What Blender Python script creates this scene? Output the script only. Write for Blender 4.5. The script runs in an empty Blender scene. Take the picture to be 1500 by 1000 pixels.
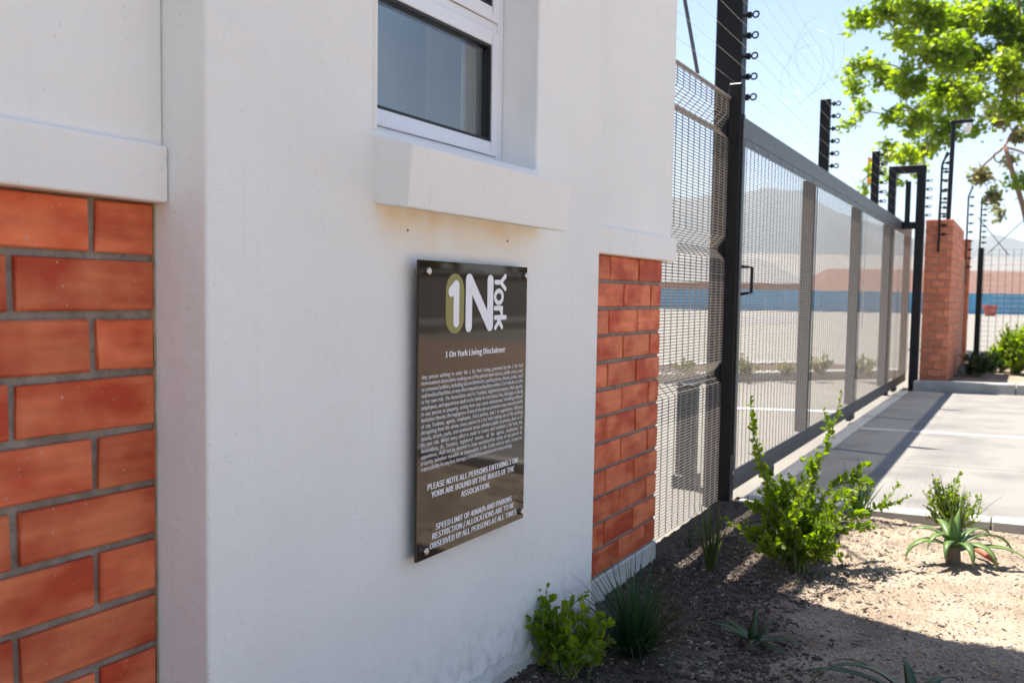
import bpy, bmesh, math, random
import numpy as np
from mathutils import Vector, Matrix, noise as mnoise

# ------------------------------------------------------------------ camera, world, sun, exposure
scene = bpy.context.scene
col = scene.collection
W0, H0 = 1500.0, 1000.0
FPX, YAW, PITCH, ROLL, CY = 1345.76, .5099, .0639, .0159, 517.43
CAM = np.array([1.0484, 0.0, 1.0])
_F = np.array([-math.sin(YAW)*math.cos(PITCH), math.cos(YAW)*math.cos(PITCH), -math.sin(PITCH)])
_r = np.array([math.cos(YAW), math.sin(YAW), 0.0]); _u = np.cross(_r, _F)
_c, _s = math.cos(ROLL), math.sin(ROLL)
CR, CU, CF = _c*_r+_s*_u, _c*_u-_s*_r, _F
cam_data = bpy.data.cameras.new('camera'); cam = bpy.data.objects.new('camera', cam_data); col.objects.link(cam)
m = Matrix.Identity(4)
for i in range(3):
    m[i][0], m[i][1], m[i][2], m[i][3] = CR[i], CU[i], -CF[i], CAM[i]
cam.matrix_world = m
cam_data.sensor_width = 36.0; cam_data.lens = FPX/W0*36.0
cam_data.shift_y = (CY-500.0)/W0
cam_data.clip_start = .05; cam_data.clip_end = 20000
cam_data.dof.use_dof = True; cam_data.dof.focus_distance = 2.05; cam_data.dof.aperture_fstop = 6.3
scene.camera = cam

LIGHT = Vector((.33, -.10, -1.0)).normalized()          # direction the sunlight travels
SUN_EL = math.asin(-LIGHT.z); SUN_AZ = math.atan2(-LIGHT.x, -LIGHT.y)   # clockwise from +Y
world = bpy.data.worlds.new('World'); scene.world = world; world.use_nodes = True
wn = world.node_tree.nodes; wn.clear()
sky_tex = wn.new('ShaderNodeTexSky'); sky_tex.sky_type = 'NISHITA'; sky_tex.sun_disc = False
sky_tex.sun_elevation = SUN_EL; sky_tex.sun_rotation = SUN_AZ
sky_tex.air_density = 1.0; sky_tex.dust_density = .5; sky_tex.ozone_density = 3.0
bg = wn.new('ShaderNodeBackground'); bg.inputs['Strength'].default_value = .061
wo = wn.new('ShaderNodeOutputWorld')
world.node_tree.links.new(sky_tex.outputs[0], bg.inputs[0]); world.node_tree.links.new(bg.outputs[0], wo.inputs[0])
sun_data = bpy.data.lights.new('sun', 'SUN'); sun_data.energy = 5.0; sun_data.angle = math.radians(.53); sun_data.color = (1, .94, .84)
sun = bpy.data.objects.new('sun', sun_data); col.objects.link(sun)
sun.rotation_euler = LIGHT.to_track_quat('-Z', 'Y').to_euler(); sun.location = (-3, 3, 12)
vs = scene.view_settings; vs.view_transform = 'Standard'; vs.look = 'None'; vs.gamma = 1.0; vs.use_curve_mapping = False
vs.exposure = 1.76

# ------------------------------------------------------------------ helpers
def ray(px, py): return CF + CR*(px-750)/FPX - CU*(py-CY)/FPX
def hit(px, py, ax, v):
    d = ray(px, py); return CAM + d*((v-CAM[ax])/d[ax])
def at_depth(px, py, dist):
    d = ray(px, py); return CAM + d*dist          # dist along the optical axis
rng = random.Random(11); nrng = np.random.default_rng(11)

def tag(o, label=None, cat=None, group=None, kind=None):
    if label: o['label'] = label
    if cat: o['category'] = cat
    if group: o['group'] = group
    if kind: o['kind'] = kind
    return o
def empty(name, loc=(0, 0, 0), rz=0.0):
    o = bpy.data.objects.new(name, None); col.objects.link(o); o.location = loc; o.rotation_euler.z = rz
    o.empty_display_size = .1
    return o
def link(name, me, mat_, parent=None, smooth=False, world_coords=True):
    if mat_ is not None:
        me.materials.clear(); me.materials.append(mat_)
    if smooth:
        for p in me.polygons: p.use_smooth = True
    o = bpy.data.objects.new(name, me); col.objects.link(o)
    if parent is not None:
        o.parent = parent
        if world_coords:
            root = parent
            M = Matrix.Identity(4); q = parent
            while q is not None:
                M = (q.matrix_parent_inverse @ q.matrix_basis if q.parent else q.matrix_basis) @ M; q = q.parent
            o.matrix_parent_inverse = M.inverted()
    return o
class MB:
    def __init__(s): s.v = []; s.f = []
    def add(s, vs_, fs):
        n = len(s.v); s.v.extend([tuple(map(float, p)) for p in vs_]); s.f.extend([tuple(i+n for i in f) for f in fs]); return s
    def box(s, x0, x1, y0, y1, z0, z1):
        return s.add([(x0,y0,z0),(x1,y0,z0),(x1,y1,z0),(x0,y1,z0),(x0,y0,z1),(x1,y0,z1),(x1,y1,z1),(x0,y1,z1)],
                     [(0,3,2,1),(4,5,6,7),(0,1,5,4),(1,2,6,5),(2,3,7,6),(3,0,4,7)])
    def prism(s, poly, a, b, axis):
        n = len(poly)
        def P(p, t):
            if axis == 0: return (t, p[0], p[1])
            if axis == 1: return (p[0], t, p[1])
            return (p[0], p[1], t)
        vs_ = [P(p, a) for p in poly]+[P(p, b) for p in poly]
        fs = [tuple(range(n)), tuple(range(2*n-1, n-1, -1))]
        fs += [(i, i+n, (i+1) % n+n, (i+1) % n) for i in range(n)]
        return s.add(vs_, fs)
    def tube(s, pts, r, n=6, r2=None, cap=True):
        pts = [Vector(p) for p in pts]; k = len(pts)
        if k < 2: return s
        rings = []
        up = None
        for i, p in enumerate(pts):
            d = (pts[min(i+1, k-1)]-pts[max(i-1, 0)])
            d = d.normalized() if d.length > 1e-9 else Vector((0, 0, 1))
            if up is None:
                up = Vector((0, 0, 1)) if abs(d.z) < .9 else Vector((1, 0, 0))
            a = d.cross(up)
            if a.length < 1e-6: a = d.cross(Vector((.3, 1, .2)))
            a.normalize(); b = a.cross(d); up = b
            rr = r[i] if isinstance(r, (list, tuple)) else (r if r2 is None else r+(r2-r)*i/(k-1))
            rings.append([p+(a*math.cos(2*math.pi*j/n)+b*math.sin(2*math.pi*j/n))*rr for j in range(n)])
        vs_ = [q for rg in rings for q in rg]
        fs = [(i*n+j, i*n+(j+1) % n, (i+1)*n+(j+1) % n, (i+1)*n+j) for i in range(k-1) for j in range(n)]
        if cap: fs += [tuple(range(n-1, -1, -1)), tuple(range((k-1)*n, k*n))]
        return s.add(vs_, fs)
    def torus(s, c, axis, R, r, n=14, k=5):
        axis = Vector(axis).normalized(); a = axis.orthogonal().normalized(); b = axis.cross(a); c = Vector(c)
        vs_ = []
        for i in range(n):
            t = 2*math.pi*i/n; e = a*math.cos(t)+b*math.sin(t)
            for j in range(k):
                q = 2*math.pi*j/k; vs_.append(c+e*(R+r*math.cos(q))+axis*r*math.sin(q))
        fs = [(i*k+j, ((i+1) % n)*k+j, ((i+1) % n)*k+(j+1) % k, i*k+(j+1) % k) for i in range(n) for j in range(k)]
        return s.add(vs_, fs)
    def mesh(s, name):
        me = bpy.data.meshes.new(name); me.from_pydata(s.v, [], s.f); me.update(); return me
    def build(s, name, mat_, parent=None, bevel=0, seg=1, smooth=False, fix=True):
        me = s.mesh(name)
        if bevel or fix:
            bm = bmesh.new(); bm.from_mesh(me)
            if bevel:
                bmesh.ops.remove_doubles(bm, verts=bm.verts, dist=1e-5)
                es = [e for e in bm.edges if len(e.link_faces) == 2 and e.calc_face_angle(0) > .5]
                bmesh.ops.bevel(bm, geom=es, offset=bevel, segments=seg, affect='EDGES', profile=.5, clamp_overlap=True)
            bmesh.ops.recalc_face_normals(bm, faces=bm.faces)
            bm.to_mesh(me); bm.free()
        return link(name, me, mat_, parent, smooth)
def np_mesh(name, verts, quads=None, tris=None):
    me = bpy.data.meshes.new(name)
    fs = []
    if quads is not None: fs += np.asarray(quads).tolist()
    if tris is not None: fs += np.asarray(tris).tolist()
    me.from_pydata(np.asarray(verts, float).tolist(), [], fs); me.update(); return me

# ------------------------------------------------------------------ materials
def nodes(name):
    ma = bpy.data.materials.new(name); ma.use_nodes = True
    nt = ma.node_tree; return ma, nt, nt.nodes['Principled BSDF']
def mat(name, color, rough=.6, var=.12, scale=20.0, bump=0.0, bscale=200.0, metal=0.0, spec=.5, color2=None, obj_random=0.0, detail=4, bdist=.004, coord='Object', contrast=(.3, .7)):
    ma, nt, b = nodes(name); N = nt.nodes; L = nt.links
    b.inputs['Roughness'].default_value = rough; b.inputs['Metallic'].default_value = metal
    b.inputs['Specular IOR Level'].default_value = spec
    tc = N.new('ShaderNodeTexCoord')
    n1 = N.new('ShaderNodeTexNoise'); n1.inputs['Scale'].default_value = scale; n1.inputs['Detail'].default_value = detail
    L.new(tc.outputs[coord], n1.inputs['Vector'])
    rp = N.new('ShaderNodeValToRGB')
    c2 = color2 if color2 else tuple(c*(1-var) for c in color); c1 = color if color2 else tuple(min(1, c*(1+var)) for c in color)
    rp.color_ramp.elements[0].color = (*c2, 1); rp.color_ramp.elements[1].color = (*c1, 1)
    rp.color_ramp.elements[0].position, rp.color_ramp.elements[1].position = contrast
    L.new(n1.outputs['Fac'], rp.inputs['Fac'])
    out = rp.outputs['Color']
    if obj_random:
        oi = N.new('ShaderNodeObjectInfo'); hs = N.new('ShaderNodeHueSaturation')
        mr = N.new('ShaderNodeMapRange'); mr.inputs['To Min'].default_value = 1-obj_random; mr.inputs['To Max'].default_value = 1+obj_random
        L.new(oi.outputs['Random'], mr.inputs['Value']); L.new(mr.outputs[0], hs.inputs['Value']); L.new(out, hs.inputs['Color']); out = hs.outputs['Color']
    L.new(out, b.inputs['Base Color'])
    if bump:
        n2 = N.new('ShaderNodeTexNoise'); n2.inputs['Scale'].default_value = bscale; n2.inputs['Detail'].default_value = 5
        L.new(tc.outputs[coord], n2.inputs['Vector'])
        bp = N.new('ShaderNodeBump'); bp.inputs['Strength'].default_value = bump; bp.inputs['Distance'].default_value = bdist
        L.new(n2.outputs['Fac'], bp.inputs['Height']); L.new(bp.outputs[0], b.inputs['Normal'])
    return ma
def leaf_mat(name, c1, c2, trans=.45, rough=.45, scale=6.0, tcol=None):
    ma, nt, b = nodes(name); N = nt.nodes; L = nt.links
    tc = N.new('ShaderNodeTexCoord'); n1 = N.new('ShaderNodeTexNoise'); n1.inputs['Scale'].default_value = scale; n1.inputs['Detail'].default_value = 6
    L.new(tc.outputs['Object'], n1.inputs['Vector'])
    rp = N.new('ShaderNodeValToRGB'); rp.color_ramp.elements[0].color = (*c1, 1); rp.color_ramp.elements[1].color = (*c2, 1)
    rp.color_ramp.elements[0].position = .35; rp.color_ramp.elements[1].position = .65
    L.new(n1.outputs['Fac'], rp.inputs['Fac']); L.new(rp.outputs[0], b.inputs['Base Color'])
    b.inputs['Roughness'].default_value = rough
    tr = N.new('ShaderNodeBsdfTranslucent')
    hs = N.new('ShaderNodeHueSaturation'); hs.inputs['Saturation'].default_value = 1.1; hs.inputs['Value'].default_value = tcol or 1.6
    L.new(rp.outputs[0], hs.inputs['Color']); L.new(hs.outputs[0], tr.inputs['Color'])
    mx = N.new('ShaderNodeMixShader'); mx.inputs[0].default_value = trans
    L.new(b.outputs[0], mx.inputs[1]); L.new(tr.outputs[0], mx.inputs[2])
    L.new(mx.outputs[0], N['Material Output'].inputs['Surface'])
    return ma

def plaster_mat(name, color, bounce_and_splash=False):
    ma, nt, b = nodes(name); N = nt.nodes; L = nt.links
    tc = N.new('ShaderNodeTexCoord'); b.inputs['Roughness'].default_value = .75; b.inputs['Specular IOR Level'].default_value = .3
    def nz(s, d=4, vec=None):
        n = N.new('ShaderNodeTexNoise'); n.inputs['Scale'].default_value = s; n.inputs['Detail'].default_value = d
        L.new(vec or tc.outputs['Object'], n.inputs['Vector']); return n
    big = nz(2.2, 5)
    rp = N.new('ShaderNodeValToRGB')
    rp.color_ramp.elements[0].position = .3; rp.color_ramp.elements[1].position = .7
    rp.color_ramp.elements[0].color = (*[c*.955 for c in color], 1); rp.color_ramp.elements[1].color = (*[min(1, c*1.025) for c in color], 1)
    L.new(big.outputs['Fac'], rp.inputs['Fac'])
    # vertical drip streaks, very faint
    mp = N.new('ShaderNodeMapping'); mp.inputs['Scale'].default_value = (45, 45, 1.4); L.new(tc.outputs['Object'], mp.inputs['Vector'])
    st = nz(1.0, 3, mp.outputs[0]); rs = N.new('ShaderNodeValToRGB'); rs.color_ramp.elements[0].position = .62; rs.color_ramp.elements[1].position = .78
    rs.color_ramp.elements[0].color = (1, 1, 1, 1); rs.color_ramp.elements[1].color = (.955, .945, .93, 1); L.new(st.outputs['Fac'], rs.inputs['Fac'])
    mm = N.new('ShaderNodeMix'); mm.data_type = 'RGBA'; mm.blend_type = 'MULTIPLY'; mm.inputs[0].default_value = 1
    L.new(rp.outputs[0], mm.inputs[6]); L.new(rs.outputs[0], mm.inputs[7])
    # dark pin-holes in the render coat
    vo = N.new('ShaderNodeTexVoronoi'); vo.inputs['Scale'].default_value = 75; vo.inputs['Randomness'].default_value = 1; L.new(tc.outputs['Object'], vo.inputs['Vector'])
    gate = nz(11, 2)
    ma1 = N.new('ShaderNodeMath'); ma1.operation = 'LESS_THAN'; ma1.inputs[1].default_value = .10; L.new(vo.outputs['Distance'], ma1.inputs[0])
    ma2 = N.new('ShaderNodeMath'); ma2.operation = 'GREATER_THAN'; ma2.inputs[1].default_value = .53; L.new(gate.outputs['Fac'], ma2.inputs[0])
    ma3 = N.new('ShaderNodeMath'); ma3.operation = 'MULTIPLY'; L.new(ma1.outputs[0], ma3.inputs[0]); L.new(ma2.outputs[0], ma3.inputs[1])
    pit = N.new('ShaderNodeMix'); pit.data_type = 'RGBA'; L.new(ma3.outputs[0], pit.inputs[0]); L.new(mm.outputs[2], pit.inputs[6]); pit.inputs[7].default_value = (*[c*.72 for c in color], 1)
    src = pit.outputs[2]
    if bounce_and_splash:                                  # warm bounce light painted in under the window sill, and soil splash near the ground
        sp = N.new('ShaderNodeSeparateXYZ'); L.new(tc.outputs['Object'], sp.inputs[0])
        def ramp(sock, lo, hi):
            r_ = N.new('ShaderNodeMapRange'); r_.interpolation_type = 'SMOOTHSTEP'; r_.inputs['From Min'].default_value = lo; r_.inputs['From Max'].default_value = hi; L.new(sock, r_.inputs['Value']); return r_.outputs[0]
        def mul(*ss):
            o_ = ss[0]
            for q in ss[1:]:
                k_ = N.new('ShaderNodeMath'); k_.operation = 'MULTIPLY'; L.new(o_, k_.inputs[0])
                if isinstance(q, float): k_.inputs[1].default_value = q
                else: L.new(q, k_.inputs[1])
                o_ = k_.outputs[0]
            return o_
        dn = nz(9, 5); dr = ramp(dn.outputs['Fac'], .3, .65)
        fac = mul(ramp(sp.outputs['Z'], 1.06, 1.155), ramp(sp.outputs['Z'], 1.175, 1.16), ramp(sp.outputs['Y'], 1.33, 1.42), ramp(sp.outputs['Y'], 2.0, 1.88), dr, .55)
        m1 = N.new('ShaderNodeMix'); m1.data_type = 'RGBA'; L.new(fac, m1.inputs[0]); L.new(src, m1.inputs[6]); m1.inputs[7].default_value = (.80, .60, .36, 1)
        dn2 = nz(26, 5); fac2 = mul(ramp(sp.outputs['Z'], .30, .10), ramp(dn2.outputs['Fac'], .42, .72), .5)
        m2 = N.new('ShaderNodeMix'); m2.data_type = 'RGBA'; L.new(fac2, m2.inputs[0]); L.new(m1.outputs[2], m2.inputs[6]); m2.inputs[7].default_value = (.36, .29, .22, 1)
        src = m2.outputs[2]
    L.new(src, b.inputs['Base Color'])
    f1 = nz(420, 4); f2 = nz(38, 4); f3 = nz(6, 4)
    a1 = N.new('ShaderNodeMath'); a1.operation = 'MULTIPLY_ADD'; a1.inputs[1].default_value = 2.5; L.new(f2.outputs['Fac'], a1.inputs[0]); L.new(f1.outputs['Fac'], a1.inputs[2])
    a2 = N.new('ShaderNodeMath'); a2.operation = 'MULTIPLY_ADD'; a2.inputs[1].default_value = 20.0; L.new(f3.outputs['Fac'], a2.inputs[0]); L.new(a1.outputs[0], a2.inputs[2])
    bp = N.new('ShaderNodeBump'); bp.inputs['Strength'].default_value = .55; bp.inputs['Distance'].default_value = .0011
    L.new(a2.outputs[0], bp.inputs['Height']); L.new(bp.outputs[0], b.inputs['Normal'])
    return ma
def brick_mat(name, light, dark):
    ma, nt, b = nodes(name); N = nt.nodes; L = nt.links
    b.inputs['Roughness'].default_value = .62; b.inputs['Specular IOR Level'].default_value = .35
    tc = N.new('ShaderNodeTexCoord'); oi = N.new('ShaderNodeObjectInfo')
    va = N.new('ShaderNodeVectorMath'); va.operation = 'MULTIPLY_ADD'
    L.new(oi.outputs['Random'], va.inputs[0]); va.inputs[1].default_value = (37, 91, 53)
    L.new(tc.outputs['Object'], va.inputs[2])
    def nz(s, d, sc=None):
        n = N.new('ShaderNodeTexNoise'); n.inputs['Scale'].default_value = s; n.inputs['Detail'].default_value = d
        if sc:
            mp = N.new('ShaderNodeMapping'); mp.inputs['Scale'].default_value = sc; L.new(va.outputs[0], mp.inputs['Vector']); L.new(mp.outputs[0], n.inputs['Vector'])
        else: L.new(va.outputs[0], n.inputs['Vector'])
        return n
    n1 = nz(9, 3, (1, .8, 1.5)); rp = N.new('ShaderNodeValToRGB'); rp.color_ramp.elements[0].position = .36; rp.color_ramp.elements[1].position = .62
    rp.color_ramp.elements[0].color = (*dark, 1); rp.color_ramp.elements[1].color = (*light, 1); L.new(n1.outputs['Fac'], rp.inputs['Fac'])
    n3 = nz(3, 3, (1, 1.5, 22)); r3 = N.new('ShaderNodeValToRGB'); r3.color_ramp.elements[0].position = .3; r3.color_ramp.elements[1].position = .75
    r3.color_ramp.elements[0].color = (.86, .84, .82, 1); r3.color_ramp.elements[1].color = (1.1, 1.1, 1.1, 1); L.new(n3.outputs['Fac'], r3.inputs['Fac'])
    mm = N.new('ShaderNodeMix'); mm.data_type = 'RGBA'; mm.blend_type = 'MULTIPLY'; mm.inputs[0].default_value = 1
    L.new(rp.outputs[0], mm.inputs[6]); L.new(r3.outputs[0], mm.inputs[7])
    hs = N.new('ShaderNodeHueSaturation'); mr = N.new('ShaderNodeMapRange'); mr.inputs['To Min'].default_value = .86; mr.inputs['To Max'].default_value = 1.14
    wn_ = N.new('ShaderNodeTexWhiteNoise'); wn_.noise_dimensions = '1D'; L.new(oi.outputs['Random'], wn_.inputs['W']); L.new(wn_.outputs['Value'], mr.inputs['Value'])
    L.new(mr.outputs[0], hs.inputs['Value']); L.new(mm.outputs[2], hs.inputs['Color'])
    # mortar smear flecks
    n4 = nz(160, 3); g = N.new('ShaderNodeMath'); g.operation = 'GREATER_THAN'; g.inputs[1].default_value = .715; L.new(n4.outputs['Fac'], g.inputs[0])
    fl = N.new('ShaderNodeMix'); fl.data_type = 'RGBA'; L.new(g.outputs[0], fl.inputs[0]); L.new(hs.outputs[0], fl.inputs[6]); fl.inputs[7].default_value = (.5, .38, .3, 1)
    L.new(fl.outputs[2], b.inputs['Base Color'])
    n5 = nz(120, 5); bp = N.new('ShaderNodeBump'); bp.inputs['Strength'].default_value = .5; bp.inputs['Distance'].default_value = .0015
    ad = N.new('ShaderNodeMath'); ad.operation = 'MULTIPLY_ADD'; ad.inputs[1].default_value = 1.2; L.new(n3.outputs['Fac'], ad.inputs[0]); L.new(n5.outputs['Fac'], ad.inputs[2])
    L.new(ad.outputs[0], bp.inputs['Height']); L.new(bp.outputs[0], b.inputs['Normal'])
    return ma
def glass_mat(name):
    ma, nt, b = nodes(name); N = nt.nodes; L = nt.links; N.remove(b)
    t = N.new('ShaderNodeBsdfTransparent'); t.inputs[0].default_value = (.95, .97, .97, 1)
    g = N.new('ShaderNodeBsdfGlossy'); g.inputs['Roughness'].default_value = .01
    lw = N.new('ShaderNodeLayerWeight'); lw.inputs['Blend'].default_value = .5
    pw = N.new('ShaderNodeMath'); pw.operation = 'POWER'; pw.inputs[1].default_value = 5.0; L.new(lw.outputs['Facing'], pw.inputs[0])
    fr = N.new('ShaderNodeMath'); fr.operation = 'MULTIPLY_ADD'; fr.inputs[1].default_value = .90; fr.inputs[2].default_value = .10; L.new(pw.outputs[0], fr.inputs[0])
    mx = N.new('ShaderNodeMixShader'); L.new(fr.outputs[0], mx.inputs[0]); L.new(t.outputs[0], mx.inputs[1]); L.new(g.outputs[0], mx.inputs[2])
    L.new(mx.outputs[0], N['Material Output'].inputs['Surface']); return ma

M = {}
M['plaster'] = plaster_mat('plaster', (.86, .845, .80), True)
M['band'] = plaster_mat('band_plaster', (.87, .85, .805))
M['brick'] = brick_mat('face_brick', (.76, .205, .082), (.50, .062, .018))
M['brick_far'] = brick_mat('pillar_brick', (.68, .235, .125), (.56, .16, .08))
M['mortar'] = mat('mortar', (.35, .305, .255), .9, color2=(.20, .17, .135), scale=30, bump=.9, bscale=110, bdist=.007)
M['mortar_far'] = mat('pillar_mortar', (.36, .20, .135), .9, .1, 20)
M['plinth'] = mat('plinth', (.55, .53, .48), .85, .15, 8, .5, 150)
M['white'] = mat('window_white', (.80, .81, .84), .35, .02, 5)
M['gasket'] = mat('gasket', (.012, .012, .014), .55, .1)
M['glass'] = glass_mat('window_glass')
M['room'] = mat('room_paint', (.90, .92, .93), .8, .04, 3)
M['room2'] = mat('room_tan', (.78, .69, .58), .8, .04, 3)
M['curtain'] = mat('room_blue', (.50, .58, .65), .8, .04, 3)
M['roof'] = mat('roof_sheet', (.30, .30, .31), .5, .1, 3)
M['acrylic'] = mat('sign_acrylic', (.030, .0185, .012), .04, .05, 5, spec=.48)
M['steel'] = mat('stainless', (.62, .60, .56), .25, .05, 60, metal=1.0)
M['print_white'] = mat('print_white', (.88, .88, .90), .35, .01)
M['print_olive'] = mat('print_olive', (.27, .235, .055), .3, .03)
M['black'] = mat('black_powdercoat', (.008, .0085, .011), .42, .25, 14, spec=.22)
M['gate'] = mat('charcoal_gate', (.062, .066, .069), .42, .15, 10, spec=.5)
M['wire'] = mat('mesh_wire', (.20, .172, .15), .45, .2, 30)
M['galv'] = mat('galvanised_wire', (.55, .54, .52), .35, .1, metal=.9)
M['concrete'] = mat('driveway_concrete', (.175, .164, .152), .85, color2=(.122, .116, .11), scale=2.2, bump=.35, bscale=260, detail=12, contrast=(.34, .55))
M['concrete_edge'] = mat('kerb_concrete', (.34, .325, .305), .85, .12, 9, .4, 120)
M['paving'] = mat('yard_paving', (.175, .16, .138), .85, color2=(.14, .128, .112), scale=1.2, bump=.2, bscale=60)
M['paving_dark'] = mat('yard_asphalt', (.14, .135, .13), .9, .15, 2)
M['asphalt'] = mat('road_pavers', (.24, .165, .12), .9, .2, 8, .4, 60)
M['grey_wall'] = mat('grey_wall', (.16, .15, .15), .85, .1, 2)
M['grass'] = mat('lawn', (.085, .115, .03), .9, color2=(.14, .13, .05), scale=3)
M['sand'] = mat('far_ground', (.40, .34, .26), .95, color2=(.22, .22, .12), scale=.05)
M['hoard'] = mat('blue_hoarding', (.085, .31, .48), .5, .12, .4, obj_random=.1)
M['farbrick'] = mat('warehouse_brick', (.42, .20, .125), .85, .1, .8)
M['farroof'] = mat('warehouse_roof', (.17, .16, .15), .6, .08, .5)
M['tile_roof'] = mat('brown_tile_roof', (.12, .06, .043), .85, .1, .8)
M['farroof2'] = mat('shed_roof', (.13, .125, .125), .6, .1, .5)
M['mountain'] = mat('mountain_rock', (.08, .085, .075), 1, color2=(.04, .048, .04), scale=.004)
M['bark'] = mat('bark', (.20, .16, .12), .9, color2=(.10, .075, .055), scale=12, bump=.6, bscale=30)
M['bark2'] = mat('red_bark', (.26, .14, .09), .9, color2=(.14, .08, .055), scale=5, bump=.6, bscale=20)
M['leaf'] = leaf_mat('shrub_leaf', (.11, .18, .014), (.20, .26, .026), .55, tcol=1.9)
M['stem'] = mat('shrub_stem', (.14, .16, .05), .7, .2)
M['tree_leaf'] = leaf_mat('plane_leaf', (.12, .19, .018), (.215, .275, .03), .6, scale=.9, tcol=2.0)
M['gum_leaf'] = leaf_mat('gum_leaf', (.15, .17, .06), (.25, .21, .09), .45, scale=.8)
M['hedge_leaf'] = leaf_mat('hedge_leaf', (.02, .045, .01), (.045, .08, .016), .3, scale=1.5)
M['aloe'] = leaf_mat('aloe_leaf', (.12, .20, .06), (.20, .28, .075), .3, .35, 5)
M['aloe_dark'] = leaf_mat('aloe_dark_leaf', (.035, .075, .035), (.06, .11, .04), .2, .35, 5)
M['blade'] = leaf_mat('grass_blade', (.018, .05, .018), (.04, .085, .025), .3, .4, 8)
M['blade2'] = leaf_mat('strap_blade', (.05, .08, .02), (.09, .11, .03), .35, .4, 8)
M['dry'] = mat('dry_tip', (.42, .10, .05), .8, .2)
M['redpot'] = mat('red_pot', (.42, .08, .06), .6, .1)
M['orange'] = mat('orange_flag', (.85, .28, .02), .7, .05)
M['lamp_white'] = mat('camera_white', (.75, .75, .74), .4, .05)
M['motor'] = mat('motor_cover', (.03, .027, .026), .5, .1)

# ------------------------------------------------------------------ the setting: ground, drive, yard, road
SL = .023
def drive_z(x): return SL*(min(max(x, -.165), 4.0)+.165)
g = MB(); g.add([(-6000, -6000, -.14), (6000, -6000, -.14), (6000, 6000, -.14), (-6000, 6000, -.14)], [(0, 1, 2, 3)])
tag(g.build('ground', M['sand'], fix=False), kind='structure')
g = MB()
g.add([(-80, -30, -.08), (-.24, -30, -.08), (-.24, 130, -.08), (-80, 130, -.08)], [(0, 1, 2, 3)])
g.add([(-.24, 16.2, -.08), (60, 16.2, -.08), (60, 130, -.08), (-.24, 130, -.08)], [(0, 1, 2, 3)])
g.add([(-.24, 4.0, -.08), (-.15, 4.0, -.08), (-.15, 16.2, -.08), (-.24, 16.2, -.08)], [(0, 1, 2, 3)])
tag(g.build('yard_paving', M['paving'], fix=False), kind='structure')

# driveway apron: concrete slab bays with joints
drive = tag(empty('driveway', (1, 7, 0)), kind='structure')
ys = [4.56, 5.30, 6.05, 7.52, 7.60, 9.05, 10.55, 11.02]
def slab_quad(mb, x0, x1, y0, y1, top, bot=-.13):
    mb.add([(x0,y0,bot),(x1,y0,bot),(x1,y1,bot),(x0,y1,bot),(x0,y0,top+drive_z(x0)),(x1,y0,top+drive_z(x1)),(x1,y1,top+drive_z(x1)),(x0,y1,top+drive_z(x0))],
           [(0,3,2,1),(4,5,6,7),(0,1,5,4),(1,2,6,5),(2,3,7,6),(3,0,4,7)])
for k, (a, b_) in enumerate([(4.67, 6.02), (6.026, 7.50), (7.58, 9.05), (9.056, 11.02)]):
    mb = MB(); slab_quad(mb, -.05, 4.0, a, b_, 0); mb.build('slab', M['concrete'], drive, bevel=.006)
mb = MB(); slab_quad(mb, -.05, 4.0, 7.502, 7.578, .004); mb.build('channel_strip', M['concrete_edge'], drive, bevel=.004)
mb = MB(); slab_quad(mb, -.165, -.054, 4.50, 11.02, 0); mb.build('edge_beam', M['concrete_edge'], drive, bevel=.006)
x = -.05; i = 0
while x < 4.0:                       # edging kerb along the planting bed
    x2 = min(x+1.0, 4.0); mb = MB(); slab_quad(mb, x+.003, x2-.003, 4.56, 4.666, .006+.002*(i % 2)); mb.build('edging_kerb', M['concrete_edge'], drive, bevel=.008); x = x2; i += 1
# far kerb and planting bed behind it
kerb = tag(empty('kerb', (1.5, 11.1, 0)), kind='structure')
x = -.02; 
while x < 4.0:
    x2 = min(x+1.0, 4.0); mb = MB(); slab_quad(mb, x+.003, x2-.003, 11.03, 11.17, .115); mb.build('kerb_stone', M['concrete_edge'], kerb, bevel=.015, seg=2); x = x2
# street on the far side
g = MB(); g.add([(4.0, -40, .05), (13, -40, .05), (13, 15.9, .05), (4.0, 15.9, .05)], [(0, 1, 2, 3)]); tag(g.build('road', M['asphalt'], fix=False), kind='structure')
g = MB(); g.box(13, 16, -40, 60, -.1, .17); tag(g.build('pavement', M['concrete'], bevel=.02), kind='structure')

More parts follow.
